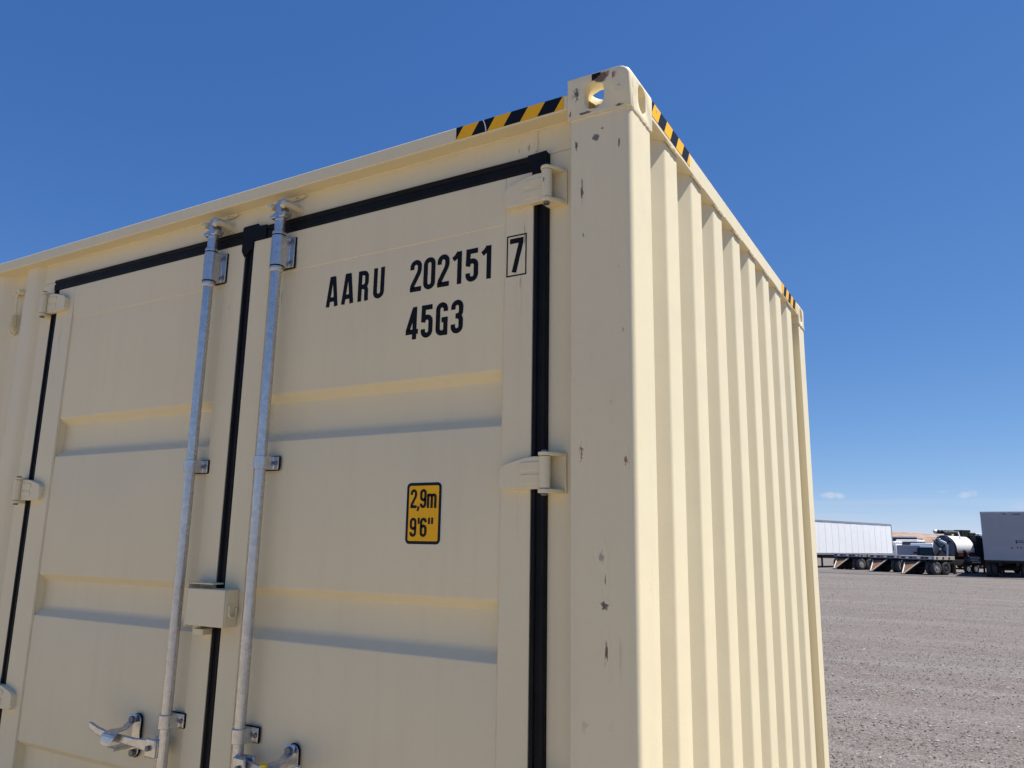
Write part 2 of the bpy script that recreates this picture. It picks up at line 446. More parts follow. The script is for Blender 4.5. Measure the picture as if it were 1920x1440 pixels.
# corner castings: hollow blocks with rounded corners and oval holes
def bool_obj(mb, name):
    me = bpy.data.meshes.new(name); me.from_pydata(mb.v, [], mb.f)
    bm = bmesh.new(); bm.from_mesh(me); bmesh.ops.recalc_face_normals(bm, faces=bm.faces); bm.to_mesh(me); bm.free()
    o = bpy.data.objects.new(name, me); COL.objects.link(o); return o
def casting_mesh():
    a = MB()
    # block in local coords, x 0..-0.178, y 0..0.162, z 0..0.118; outer vertical edge and the two top outer edges rounded
    def level(z, ins, r):
        x0, x1, y0, y1 = -0.178, 0.0-ins, 0.0, 0.162
        return [(x0, y1, z), (x0, y0, z)]+[(px, py, z) for px, py in arc(x1-r, y0+r, r, r, 270, 360, 6)]+[(x1, y1, z)]
    rad = 0.024
    lv = [level(0, 0, 0.011), level(0.118-rad, 0, 0.011)]
    for t in (22, 45, 67, 90):
        lv.append(level(0.118-rad+rad*math.sin(R(t)), rad*(1-math.cos(R(t))), 0.011+0.006*t/90))
    n = len(lv[0])
    vs = [p for l in lv for p in l]
    fs = [tuple(range(n-1, -1, -1)), tuple(range((len(lv)-1)*n, len(lv)*n))]
    for j in range(len(lv)-1):
        for i in range(n):
            fs.append((j*n+i, j*n+(i+1) % n, (j+1)*n+(i+1) % n, (j+1)*n+i))
    a.add(vs, fs)
    o = bool_obj(a, 'cutting_block')
    cuts = []
    c = MB(); c.box(-0.150, -0.028, 0.028, 0.136, 0.018, 0.094); cuts.append(bool_obj(c, 'cutting_cavity'))
    c = MB(); c.prism(stadium(-0.1015, 0.056, 0.057, 0.082), 'y', -0.03, 0.06); cuts.append(bool_obj(c, 'cutting_front'))
    c = MB(); c.prism(stadium(0.0845, 0.056, 0.056, 0.080), 'x', -0.06, 0.03); cuts.append(bool_obj(c, 'cutting_side'))
    c = MB(); c.prism(stadium(-0.092, 0.093, 0.112, 0.084), 'z', 0.07, 0.15); cuts.append(bool_obj(c, 'cutting_top'))
    for q in cuts:
        m = o.modifiers.new('cut', 'BOOLEAN'); m.object = q; m.operation = 'DIFFERENCE'; m.solver = 'EXACT'
    b = o.modifiers.new('edge', 'BEVEL'); b.width = 0.0028; b.segments = 2; b.limit_method = 'ANGLE'; b.angle_limit = R(50)
    dg = bpy.context.evaluated_depsgraph_get()
    me = bpy.data.meshes.new_from_object(o.evaluated_get(dg)); me.name = 'corner_casting'
    for q in cuts+[o]:
        d = q.data; bpy.data.objects.remove(q); bpy.data.meshes.remove(d)
    me.materials.clear(); me.materials.append(M_WORN)
    me.polygons.foreach_set('use_smooth', [True]*len(me.polygons)); me.set_sharp_from_angle(angle=R(32))
    return me
CM = casting_mesh()
for cx, sx in ((0, 1), (-LEN, -1)):
    for cy, sy in ((0, 1), (WID, -1)):
        for cz, sz in ((HGT-0.118, 1), (0.118, -1)):
            o = bpy.data.objects.new('corner_casting', CM); COL.objects.link(o); o.parent = box_c
            o.location = (cx, cy, cz); o.scale = (sx, sy, sz)

# corner posts (rounded outer edge)
def post(sx, sy, cx, cy):
    r = 0.020
    pl = [(-0.172, 0.150), (-0.172, 0.0045)]+arc(-0.0025-r, 0.0045+r, r, r, 270, 360, 8)+[(-0.0025, 0.150)]
    b = MB(); b.prism([(cx+sx*x, cy+sy*y) for x, y in pl], 'z', 0.118, HGT-0.118)
    b.build('corner_post', M_WORN, box_c, bevel=0.003, smooth=30)
post(1, 1, 0, 0); post(1, -1, 0, WID); post(-1, 1, -LEN, 0); post(-1, -1, -LEN, WID)
# weld beads where the posts meet the castings
def bead(pts, r=0.0035, name='weld_bead', seed=1):
    rg = random.Random(seed); out = []
    for a, b in zip(pts[:-1], pts[1:]):
        a, b = Vector(a), Vector(b); n = max(2, int((b-a).length/0.012))
        for i in range(n): out.append(a.lerp(b, i/n))
    out.append(Vector(pts[-1]))
    m = MB(); m.tube([p+Vector((rg.uniform(-1, 1), rg.uniform(-1, 1), rg.uniform(-1, 1)))*r*0.25 for p in out], [r*rg.uniform(0.75, 1.15) for _ in out], n=6)
    return m.build(name, M_PAINT, box_c, smooth=60)
zc = HGT-0.118
bead([(-0.172, 0.004, zc-0.002), (-0.013, 0.004, zc-0.002), (-0.003, 0.016, zc-0.002), (-0.002, 0.150, zc-0.002)], 0.0032, seed=2)
bead([(-0.002, WID-0.150, zc-0.002), (-0.002, WID-0.014, zc-0.002)], 0.005, seed=3)

# top rails (square tube) and end headers
b = MB(); b.box(-LEN+0.178, -0.178, 0.003, 0.090, 2.814, 2.859); b.build('top_rail', M_PAINT, box_c, bevel=0.004, seg=3)
b = MB(); b.box(-LEN+0.178, -0.178, WID-0.06, WID-0.003, 2.814, 2.859); b.build('top_rail', M_PAINT, box_c, bevel=0.004)
b = MB(); b.box(-0.062, -0.0008, 0.162, WID-0.162, 2.816, 2.876); b.build('end_rail', M_PAINT, box_c, bevel=0.0025, seg=2)
b = MB(); b.box(-LEN+0.0008, -LEN+0.062, 0.162, WID-0.162, 2.816, 2.876); b.build('end_rail', M_PAINT, box_c, bevel=0.0025)
for y0, y1 in ((0.004, 0.06), (WID-0.06, WID-0.004)):
    b = MB(); b.box(-LEN+0.178, -0.178, y0, y1, 0.02, 0.16); b.build('bottom_rail', M_PAINT, box_c, bevel=0.004)
for x0, x1 in ((-0.062, -0.001), (-LEN+0.001, -LEN+0.062)):
    b = MB(); b.box(x0, x1, 0.162, WID-0.162, 0.02, 0.16); b.build('end_sill', M_PAINT, box_c, bevel=0.004)

def corr(y0, y1, centers, half, slope, outer, inner, r=0.0):
    """polyline (along, depth) of a corrugated sheet with softened bends"""
    p = [(y0, inner)]
    for c in centers:
        p += [(c-half-slope, inner), (c-half, outer), (c+half, outer), (c+half+slope, inner)]
    p.append((y1, inner))
    out = [p[0]]
    for i in range(1, len(p)-1):
        a, q, d = Vector(p[i-1]), Vector(p[i]), Vector(p[i+1])
        l = min(r, (q-a).length*0.45, (d-q).length*0.45)
        s, e = q+(a-q).normalized()*l, q+(d-q).normalized()*l
        for t in (0, 0.25, 0.5, 0.75, 1.0):
            out.append(tuple(s*(1-t)**2+q*2*t*(1-t)+e*t*t))
    out.append(p[-1])
    return out
RC = [1.209+0.2475*(i-3.5) for i in range(8)]
for xs_, xi, sg in ((-0.008, -0.045, 1), (-LEN+0.008, -LEN+0.045, -1)):
    pr = corr(0.149, WID-0.149, RC, 0.053, 0.042, xs_, xi, 0.0075)
    b = MB(); b.strip([(d, a) for a, d in pr], 'z', 0.16, 2.818)
    o = b.build('end_wall', M_PAINT, box_c, smooth=50)
# weld seam arching over each rib under the end header
pr = corr(0.149, WID-0.149, RC, 0.052, 0.043, -0.008, -0.045, 0.020)
for c in RC:
    bead([(-0.0035, c-0.062, 2.8145), (-0.003, c-0.03, 2.8125), (-0.003, c+0.03, 2.8125), (-0.0035, c+0.062, 2.8145)], 0.004, seed=int(c*100))

# side wall sheet left of the doors, and the plain far sides, roof, floor
cs = [-2.7875-0.278*i for i in range(33)]
pr = corr(-LEN+0.165, -2.655, cs[::-1], 0.0425, 0.058, 0.040, 0.078, 0.016)
b = MB(); b.strip(pr, 'z', 0.15, 2.818); o = b.build('side_wall', M_PAINT, box_c, smooth=50)

pr = corr(-LEN+0.165, -0.165, [-0.45-0.278*i for i in range(41)][::-1], 0.0425, 0.058, WID-0.008, WID-0.044, 0.0)
b = MB(); b.strip(pr, 'z', 0.15, 2.818); o = b.build('side_wall', M_PAINT, box_c, smooth=50)

pr = corr(-LEN+0.05, -0.05, [-0.2-0.209*i for i in range(57)][::-1], 0.06, 0.02, 2.856, 2.838, 0.0)
b = MB(); b.strip([(a, d) for a, d in pr], 'y', 0.055, WID-0.055); o = b.build('roof_sheet', M_PAINT, box_c, smooth=50)

b = MB(); b.box(-LEN+0.05, -0.05, 0.05, WID-0.05, 0.13, 0.158); b.build('floor_board', plain('floor_plywood', (0.25, 0.13, 0.07), 0.7), box_c)

# door frame of the container: header plate, jamb strips
b = MB(); b.box(-2.706, -0.168, YS, YS+0.05, 2.7295, 2.8150); b.build('door_header', M_PAINT, box_c, bevel=0.002)
b = MB(); b.box(-0.2590, -0.168, YS-0.0015, YS+0.05, 0.15, 2.7280); b.build('door_jamb', M_WORN, box_c, bevel=0.002)
b = MB(); b.box(-2.706, -2.6025, YS-0.0015, YS+0.05, 0.15, 2.7280); b.build('door_jamb', M_PAINT, box_c, bevel=0.002)
bead([(-2.70, YS, 2.813), (-0.178, YS, 2.813)], 0.0045, seed=5)
bead([(-0.300, YS, 2.813), (-0.301, YS, 2.745)], 0.004, seed=6)
bead([(-0.1735, 0.03, 0.2), (-0.1735, 0.03, 2.74)], 0.003, seed=7)

# hazard tapes
def hazard(name, horiz, n, b0, pitch, slant, lo, hi, z0, z1, place):
    m = MB()
    for k in range(-1, n):
        a, e = b0+pitch*k, b0+pitch*(k+1)
        poly = [(a, z0), (e, z0), (e+slant, z1), (a+slant, z1)]
        for lim, sgn in ((lo, 1), (hi, -1)):                # clip to the tape's ends
            out = []
            for i in range(len(poly)):
                p, q = poly[i], poly[(i+1) % len(poly)]
                ip, iq = (p[0]-lim)*sgn >= 0, (q[0]-lim)*sgn >= 0
                if ip: out.append(p)
                if ip != iq:
                    t = (lim-p[0])/(q[0]-p[0]); out.append((lim, p[1]+t*(q[1]-p[1])))
            poly = out
            if len(poly) < 3: break
        if len(poly) >= 3:
            m.cur = 0 if k % 2 == 0 else 1
            m.add([place(*p) for p in poly], [tuple(range(len(poly)))])
    return m.build(name, [M_YELLOW, M_BLACK], box_c, smooth=0)
hazard('hazard_tape', 1, 8, -0.5405, 0.0535, 0.0255, -0.540, -0.1915, 2.8185, 2.8570, lambda a, z: (a, 0.0022, z))
hazard('hazard_tape', 1, 8, 0.157, 0.0525, 0.027, 0.1635, 0.503, 2.8290, 2.8745, lambda a, z: (0.0002, a, z))
hazard('hazard_tape', 1, 8, 1.862, 0.0545, 0.030, 1.889, 2.238, 2.8230, 2.8745, lambda a, z: (0.0002, a, z))
m = MB(); m.add([(-0.4495, 0.0012, 2.8575), (-0.4455, 0.0012, 2.8575), (-0.4405, 0.0005, 2.845), (-0.4365, 0.001, 2.832), (-0.4355, 0.0015, 2.815), (-0.4385, 0.0012, 2.817), (-0.4405, 0.001, 2.833), (-0.4435, 0.0005, 2.845)],
                [(0, 1, 2, 7), (7, 2, 3, 6), (6, 3, 4, 5)])
m.build('torn_tape_edge', M_WHITEV, box_c, smooth=0)

# ---------------------------------------------------------------- lettering: stroked condensed capitals
def stroke(path, t):
    """flat ribbon of width t along a 2-D path, mitred; returns verts, faces"""
    P = [Vector(p) for p in path]
    P = [p for i, p in enumerate(P) if i == 0 or (p-P[i-1]).length > 1e-4]; n = len(P); closed = (P[0]-P[-1]).length < 1e-6
    if closed: P = P[:-1]; n -= 1
    L = []
    for i in range(n):
        a = P[i-1] if (i > 0 or closed) else None; c = P[(i+1) % n] if (i < n-1 or closed) else None
        d1 = (P[i]-a).normalized() if a is not None else None; d2 = (c-P[i]).normalized() if c is not None else None
        if d1 is None: nn = Vector((-d2.y, d2.x)); s = 1
        elif d2 is None: nn = Vector((-d1.y, d1.x)); s = 1
        else:
            n1 = Vector((-d1.y, d1.x)); n2 = Vector((-d2.y, d2.x)); nn = (n1+n2)
            nn = n1 if nn.length < 1e-4 else nn.normalized(); s = 1/max(0.42, nn.dot(n1))
        L.append((P[i]+nn*t/2*s, P[i]-nn*t/2*s))
    vs = [q for l in L for q in l]; m = n if closed else n-1
    return vs, [(2*i, 2*i+1, 2*((i+1) % n)+1, 2*((i+1) % n)) for i in range(m)]
def glyph(ch, w, t):
    h = t/2; l, r, T, B, cx = h, w-h, 1-h, h, w/2
    k = (w-t)/2
    top = lambda a, b, n=10: arc(cx, T-k, k, k, a, b, n)
    bot = lambda a, b, n=10: arc(cx, B+k, k, k, a, b, n)
    if ch == 'A': return [[(h*0.75, 0), (cx-h*0.62, 1)], [(w-h*0.75, 0), (cx+h*0.62, 1)], [(w*0.2, 0.24), (w*0.8, 0.24)], [(cx-h*1.3, 1-h*0.8), (cx+h*1.3, 1-h*0.8)]]
    if ch == 'R': return [[(l, 0), (l, 1)], [(l, T), (cx, T)]+arc(cx, T-k, k, k, 90, 0, 6)+[(r, 0.62)]+arc(cx, 0.62, k, 0.62-0.47, 0, -90, 6)+[(l, 0.47)], [(cx, 0.47)]+arc(cx, 0.33, k*0.95, 0.14, 90, 0, 5)+[(r-0.004, 0.12), (r+0.012, 0)]]
    if ch == 'U': return [[(l, 1), (l, B+k)]+bot(180, 360)+[(r, B+k), (r, 1)]]
    if ch == '0': return [top(0, 180)+bot(180, 360)+[(r, T-k)]]
    if ch == '2': return [[(l, 0.70), (l, T-k)]+top(180, 0)+[(r, 0.70)]+[(r-0.01, 0.64), (r-0.035, 0.57), (l+0.03, 0.20), (l+0.008, B+0.02), (l+0.01, B), (w, B)]]
    if ch == '1': return [[(w*0.66, 0), (w*0.66, 1)], [(w*0.14, 0.775), (w*0.40, 0.85), (w*0.60, 0.97)]]
    if ch == '5': return [[(w*0.95, T), (l+0.01, T), (l, 0.50)], [(l, 0.475)]+arc(cx, 0.625-k, k, k, 150, 0, 8)+[(r, B+k)]+bot(0, -180)+[(l, 0.27)]]
    if ch == '7': return [[(0, T), (r+0.02, T), (r+0.02, 0.86), (w*0.34, 0)]]
    if ch == '4': return [[(w*0.70, 0), (w*0.70, 1)], [(w*0.66, 0.95), (l*0.7, 0.29), (l*0.7, 0.235), (w*1.02, 0.235)]]
    if ch == 'G': return [[(r, 0.72), (r, T-k)]+top(0, 180)+bot(180, 270, 6)+[(cx+k*0.55, B+0.012), (r, B+0.05)], [(r, 0), (r, 0.47), (cx-0.01, 0.47)]]
    if ch == '3': return [[(l, 0.72), (l, T-k)]+top(180, 0)+[(r, 0.65)]+arc(cx, 0.65, k, 0.13, 0, -75, 5)+[(cx-0.05, 0.52)], [(cx-0.05, 0.52)]+arc(cx, 0.38, k, 0.14, 75, 0, 5)+[(r, B+k)]+bot(0, -180)+[(l, 0.28)]]
    if ch == '9': return [[(l, 0.24), (l, B+k)]+bot(180, 360)+[(r, T-k)]+top(0, 180)+[(l, 0.58)]+arc(cx, 0.58, k, 0.15, 180, 290, 6)+[(r, 0.50)]]
    if ch == '6': return [[(w-x, 1-y) for x, y in p] for p in glyph('9', w, t)]
    if ch == 'm': return [[(l, 0), (l, 0.74)], [(l, 0.60)]+arc((l+cx)/2, 0.58, (cx-l)/2, 0.105, 180, 0, 6)+[(cx, 0)], [(cx, 0.60)]+arc((r+cx)/2, 0.58, (r-cx)/2, 0.105, 180, 0, 6)+[(r, 0)]]
    if ch == ',': return [[(w*0.55, 0.10), (w*0.55, 0.0), (w*0.30, -0.15)]]
    if ch == "'": return [[(cx, 1.0), (cx, 0.67)]]
    if ch == '"': return [[(w*0.22, 1.0), (w*0.22, 0.67)], [(w*0.72, 1.0), (w*0.72, 0.67)]]
def text(name, chars, H, y, mat, parent, t=0.152):
    """chars: (character, left x, baseline z, width in units of H)"""
    m = MB(); yy = y
    for i, (ch, x, z, w) in enumerate(chars):
        for q, pth in enumerate(glyph(ch, w, t if ch not in "'\"," else t*0.85)):
            vs, fs = stroke(pth, t if ch not in "'\"," else t*0.85)
            d = yy-0.00006*((i*3+q) % 7)
            m.add([(x+v.x*H, d, z+v.y*H) for v in vs], fs)
    return m.build(name, mat, parent, smooth=0)
M_INK = plain('black_ink', (0.007, 0.007, 0.008), 0.5, 0.0, 0.1, spec=0.15)

# ---------------------------------------------------------------- doors
def door_panel_profile():
    z0, z1 = 0.28, 2.543
    out = [(z1, YP)]
    def corner(a, q, d, l):
        a, q, d = Vector(a), Vector(q), Vector(d)
        s_, e_ = q+(a-q).normalized()*l, q+(d-q).normalized()*l
        return [tuple(s_*(1-t)**2+q*2*t*(1-t)+e_*t*t) for t in (0, 0.33, 0.67, 1.0)]
    dd = YB-YP
    for zt in (2.128, 1.527, 0.930):
        zb = zt-0.152
        out += corner((zt+0.1, YP), (zt, YP), (zt-0.024, YB), 0.005)                 # upper edge, slope
        out += corner((zt, YP), (zt-0.024, YB), (zt-0.1, YB), 0.002)                 # crease at the back
        out += corner((zb+0.1, YB), (zb+0.028, YB), (zb, YP), 0.012)                 # wide bend down to the ledge
        out += corner((zb+0.028, YB), (zb, YP), (zb-0.1, YP), 0.0035)                # lower edge
    out.append((z0, YP))
    return [(y, z) for z, y in out]
def make_door(x0, x1, px0, px1):
    d = part_empty('door', box_c)
    b = MB()
    b.box(x0, px0, YF, 0.095, 0.18, 2.680); b.box(px1, x1, YF, 0.095, 0.18, 2.680)
    b.prism([(YF+0.0002, 2.680), (YF+0.0002, 2.625), (YP-0.0018, 2.552), (YP-0.0018, 2.543), (0.0948, 2.543), (0.0948, 2.680)], 'x', px0, px1); b.box(px0, px1, YF+0.0002, 0.0948, 0.18, 0.28)
    b.build('door_frame', M_PAINT, d, bevel=0.0018)
    # panel, with a little oil-canning across the sheet
    pr = door_panel_profile(); b = MB()
    nxp = 15; vs = []
    for i in range(nxp):
        u = i/(nxp-1); x = px0-0.002+(px1-px0+0.004)*u
        for (y, z) in pr: vs.append((x, y, z))
    n = len(pr)
    b.add(vs, [(i*n+j, i*n+j+1, (i+1)*n+j+1, (i+1)*n+j) for i in range(nxp-1) for j in range(n-1)])
    b.build('door_panel', M_PAINT, d, smooth=50)
    for x, sd in ((px0+0.0012, 21), (px1-0.0012, 22)):
        q = bead([(x, YP-0.0012, 0.3), (x, YP-0.0012, 2.54)], 0.0022, seed=sd+int(x*10)); q.parent = d
    return d
DL = make_door(-2.5610, -1.4425, -2.447, -1.535)
DR = make_door(-1.4000, -0.3010, -1.312, -0.389)

# rubber gaskets
def gasket_v(x0, x1, z0, z1, parent):
    w = x1-x0
    pl = [(x0, 0.09), (x0, YG+0.001), (x0+w*0.08, YG-0.003), (x0+w*0.28, YG-0.003), (x0+w*0.36, YG+0.004), (x0+w*0.62, YG+0.004), (x0+w*0.70, YG-0.003), (x0+w*0.92, YG-0.003), (x1, YG+0.001), (x1, 0.09)]
    b = MB(); b.prism(pl, 'z', z0, z1); b.build('door_gasket', M_RUBBER, parent, bevel=0.0012, smooth=30)
def gasket_h(x0, x1, z0, z1, parent):
    h = z1-z0
    pl = [(0.09, z0), (YG+0.001, z0), (YG-0.004, z0+h*0.12), (YG-0.004, z0+h*0.58), (YG+0.0005, z0+h*0.66), (YG-0.006, z0+h*0.80), (YG-0.002, z1), (0.09, z1)]
    b = MB(); b.prism(pl, 'x', x0, x1); b.build('door_gasket', M_RUBBER, parent, bevel=0.0012, smooth=30)
gasket_v(-0.3005, -0.2590, 0.16, 2.6795, DR)
gasket_h(-1.4010, -0.2590, 2.6805, 2.7290, DR)
gasket_v(-1.4422, -1.4003, 0.16, 2.6800, DL)
gasket_v(-2.6025, -2.5612, 0.16, 2.6795, DL)
gasket_h(-2.6025, -1.4012, 2.6808, 2.7288, DL)
b = MB()                                                             # overlapping corner flap at the meeting of the doors
b.prism([(-1.456, 2.680), (-1.456, 2.652), (-1.4425, 2.630), (-1.4405, 2.628), (-1.4010, 2.655), (-1.3985, 2.681), (-1.340, 2.681), (-1.340, 2.7305), (-1.372, 2.7305), (-1.384, 2.741), (-1.453, 2.741), (-1.457, 2.734)], 'y', YG-0.0075, YG-0.0045)
b.build('gasket_flap', M_RUBBER, DL, bevel=0.001)
b = MB(); b.prism([(-0.259, 2.731), (-0.259, 2.652), (-0.3025, 2.648), (-0.3045, 2.684), (-0.318, 2.688), (-0.318, 2.729)], 'y', YG-0.0085, YG-0.0045)
b.build('gasket_flap', M_RUBBER, DR, bevel=0.001)

# hinges
def hinge(zc, mx, door, sd):
    X = (lambda x: x) if not mx else (lambda x: -2.6025-(x+0.2590))
    b = MB()
    b.prism([(X(x), zc+z) for x, z in ((-0.243, 0.042), (-0.285, 0.043), (-0.312, 0.040), (-0.373, 0.024), (-0.383, 0.012), (-0.384, -0.028), (-0.376, -0.038), (-0.30, -0.039), (-0.243, -0.038))], 'y', 0.0205, 0.0412)
    b.prism([(X(x), zc+z) for x, z in ((-0.262, 0.030), (-0.318, 0.028), (-0.326, 0.018), (-0.318, 0.006), (-0.262, 0.006))], 'y', 0.0178, 0.021)
    b.prism([(X(x), zc+z) for x, z in ((-0.262, -0.002), (-0.318, -0.002), (-0.324, -0.012), (-0.318, -0.026), (-0.262, -0.027))], 'y', 0.0182, 0.021)
    b.tube([(X(-0.2462), 0.012, zc-0.0385), (X(-0.2462), 0.012, zc+0.041)], 0.0142, 18)
    b.build('hinge', M_WORN, door, bevel=0.0025, smooth=40)
    b = MB()
    for z0, z1 in ((0.0425, 0.0515), (-0.0505, -0.040)):
        pl = arc(-0.2462, 0.012, 0.0165, 0.0165, 180, 340, 9)+[(-0.214, 0.030), (-0.2035, 0.0565), (-0.262, 0.0565)]
        b.prism([(X(x), y) for x, y in pl], 'z', zc+z0, zc+z1)
    b.box(X(-0.2585), X(-0.2035), 0.0480, 0.0565, zc-0.0500, zc+0.0510)
    b.build('hinge_lug', M_WORN, box_c, bevel=0.002, smooth=40)
    b = MB(); b.tube([(X(-0.2462), 0.012, zc-0.057), (X(-0.2462), 0.012, zc+0.0565)], 0.0085, 12); b.build('hinge_pin', M_BOLT, door, bevel=0.001)
for i, zc_ in enumerate((2.617, 1.845, 1.073, 0.301)):
    hinge(zc_, False, DR, i); hinge(zc_, True, DL, i+9)

# locking bars with their brackets, cams and keepers
def bracket(bx, zc, h, door, big):
    b = MB()
    r = 0.0225
    pl = [(bx-r, 0.0365)]+[(x, y) for x, y in arc(bx, 0.002, r, r, 180, 360, 12)]+[(bx+r, 0.026), (bx+r+0.003, 0.0315), (bx+0.043, 0.0315), (bx+0.043, 0.0365)]
    b.prism(pl, 'z', zc-h/2, zc+h/2)
    b.build('bar_bracket', M_GALV, door, bevel=0.0015, smooth=40)
    b = MB(); b.prism(rrect(bx-0.027, bx+0.0462, zc-h/2-0.0028, zc+h/2+0.0028, 0.006), 'y', 0.0366, 0.0402); b.build('backing_plate', M_RUBBER, door, bevel=0.001)
    for dz_ in ((-h*0.34, h*0.34) if big else (0,)):
        q = MB(); q.tube([(bx+0.0345, 0.0318, zc+dz_), (bx+0.0345, 0.0262, zc+dz_)], 0.0072, 12); q.build('bolt', M_BOLT, door, bevel=0.0012)
        q = MB(); a = R(205); ux, uy = math.cos(a), math.sin(a)
        c = Vector((bx+ux*(r-0.001), 0.002+uy*(r-0.001), zc+dz_))
        q.tube([c, c+Vector((ux, uy, 0))*0.0015], 0.0046, 12); q.build('pin_hole', M_HOLE, door, smooth=0)
    if big:
        for sg in (1, -1):
            z0 = zc+sg*(h/2)
            q = MB(); q.tube([(bx, 0.002, z0+sg*0.0022), (bx, 0.002, z0+sg*0.014)], 0.0222, 20); q.build('collar', M_GALV, door, bevel=0.002)
            q = MB(); q.tube([(bx, 0.002, z0-sg*0.0004), (bx, 0.002, z0+sg*0.0021)], 0.0233, 20); q.build('washer', M_RUBBER, door)
        q = MB(); q.tube([(bx, 0.002, zc-h/2-0.0145), (bx, 0.002, zc-h/2-0.020)], [0.021, 0.018], 20); q.build('bushing', plain('white_bushing', (0.6, 0.58, 0.52), 0.6), door)
def locking_bar(bx, door, hs):
    b = MB(); b.tube([(bx, 0.002, 0.14), (bx, 0.002, 2.667)], 0.0166, 20); b.build('locking_bar', M_GALV, door, smooth=60)
    bracket(bx, 2.602, 0.104, door, True)
    for z in (1.905, 1.108, 0.42): bracket(bx, z, 0.041, door, False)
    # cam at the top: neck, flared collar and hooked head
    b = MB()
    b.tube([(bx, 0.002, 2.664), (bx, 0.002, 2.708)], [0.0170, 0.0172], 16)
    b.tube([(bx, 0.002, 2.706), (bx, 0.002, 2.716), (bx, 0.002, 2.723)], [0.0172, 0.0185, 0.0150], 14)
    b.prism([(bx-0.040, 2.723), (bx-0.030, 2.716), (bx+0.028, 2.716), (bx+0.037, 2.729), (bx+0.022, 2.735), (bx+0.006, 2.729), (bx-0.012, 2.734)], 'y', -0.014, 0.018)
    b.prism([(bx-0.011, 2.726), (bx+0.012, 2.726), (bx+0.012, 2.770), (bx-0.011, 2.770)], 'y', -0.012, 0.026)
    b.prism([(bx-0.008, 2.769), (bx+0.034, 2.769), (bx+0.036, 2.776), (bx+0.02, 2.779), (bx-0.009, 2.778)], 'y', -0.010, 0.024)
    b.build('locking_cam', M_GALV, door, bevel=0.002, smooth=40)
    # keeper welded on the header
    b = MB()
    b.tube([(bx-0.030, 0.052, 2.760), (bx-0.030, 0.058, 2.760)], 0.017, 12); b.tube([(bx+0.032, 0.052, 2.757), (bx+0.032, 0.058, 2.757)], 0.017, 12)
    b.tube([(bx-0.030, 0.055, 2.760), (bx-0.031, 0.0, 2.762), (bx-0.031, -0.016, 2.757), (bx-0.031, -0.019, 2.748)], [0.012, 0.0115, 0.0115, 0.0095], 10)
    b.tube([(bx+0.032, 0.055, 2.757), (bx+0.031, 0.0, 2.760), (bx+0.029, -0.016, 2.754), (bx+0.028, -0.02, 2.745)], [0.012, 0.0110, 0.0110, 0.0085], 10)
    b.build('cam_keeper', M_PAINT, box_c, bevel=0.002, smooth=45)
    # handle hub on the bar
    s = hs
    b = MB(); b.box(bx+s*0.008, bx+s*0.056, -0.024, -0.014, 1.002, 1.058); b.box(bx+s*0.008, bx+s*0.056, 0.010, 0.020, 1.002, 1.058)
    b.box(bx+s*0.008, bx+s*0.030, -0.0141, 0.0101, 1.003, 1.057)
    b.build('handle_hub', M_GALV, door, bevel=0.004)
    b = MB(); b.tube([(bx+s*0.036, -0.032, 1.030), (bx+s*0.036, 0.026, 1.030)], 0.0082, 14); b.build('bolt', M_BOLT, door, bevel=0.001)
    # forged flat handle
    P = [(0.034, -0.002, 1.030, 0.019), (0.075, -0.006, 1.031, 0.018), (0.11, -0.018, 1.036, 0.013), (0.16, -0.030, 1.042, 0.0125), (0.215, -0.040, 1.046, 0.0125), (0.262, -0.048, 1.058, 0.0120), (0.296, -0.053, 1.072, 0.0105), (0.302, -0.054, 1.074, 0.0065)]
    m = MB(); vs = []
    for x, y, z, hh in P: vs += [(bx+s*x, y-0.005, z-hh), (bx+s*x, y+0.005, z-hh), (bx+s*x, y+0.005, z+hh), (bx+s*x, y-0.005, z+hh)]
    fs = [(4*i+a, 4*i+(a+1) % 4, 4*i+4+(a+1) % 4, 4*i+4+a) for i in range(len(P)-1) for a in range(4)]+[(0, 1, 2, 3), (4*len(P)-4, 4*len(P)-3, 4*len(P)-2, 4*len(P)-1)]
    m.add(vs, fs); m.build('door_handle', M_GALV, door, bevel=0.0035, seg=3, smooth=45)
    # retainer: capsule plate, bolts, and the hasp that hangs over the handle
    cx_ = bx+s*0.186
    b = MB(); b.prism(stadium(cx_, 1.038, 0.040, 0.130), 'y', 0.0335, 0.0372); b.build('handle_retainer', M_GALV, door, bevel=0.0015)
    b = MB(); b.prism(stadium(cx_, 1.038, 0.046, 0.136), 'y', 0.0373, 0.0402); b.build('backing_plate', M_RUBBER, door)
    for z in (1.090, 0.986):
        q = MB(); q.tube([(cx_, 0.0335, z), (cx_, 0.010 if z > 1.05 else 0.022, z)], 0.0110, 14); q.build('bolt', M_BOLT, door, bevel=0.0015)
    Q = [(0.002, 0.019, 1.100, 0.018), (0.002, 0.016, 1.080, 0.017), (0.0, -0.010, 1.064, 0.014), (0.004, -0.040, 1.062, 0.024), (0.010, -0.058, 1.050, 0.034), (0.014, -0.062, 1.030, 0.026), (0.014, -0.060, 1.022, 0.010)]
    m = MB(); vs = []
    for x, y, z, hw in Q: vs += [(cx_+s*x-hw, y, z), (cx_+s*x+hw, y, z), (cx_+s*x+hw, y+0.002, z+0.005), (cx_+s*x-hw, y+0.002, z+0.005)]
    fs = [(4*i+a, 4*i+(a+1) % 4, 4*i+4+(a+1) % 4, 4*i+4+a) for i in range(len(Q)-1) for a in range(4)]+[(0, 1, 2, 3), (4*len(Q)-4, 4*len(Q)-3, 4*len(Q)-2, 4*len(Q)-1)]
    m.add(vs, fs); m.build('handle_hasp', M_GALV, door, bevel=0.002, smooth=50)
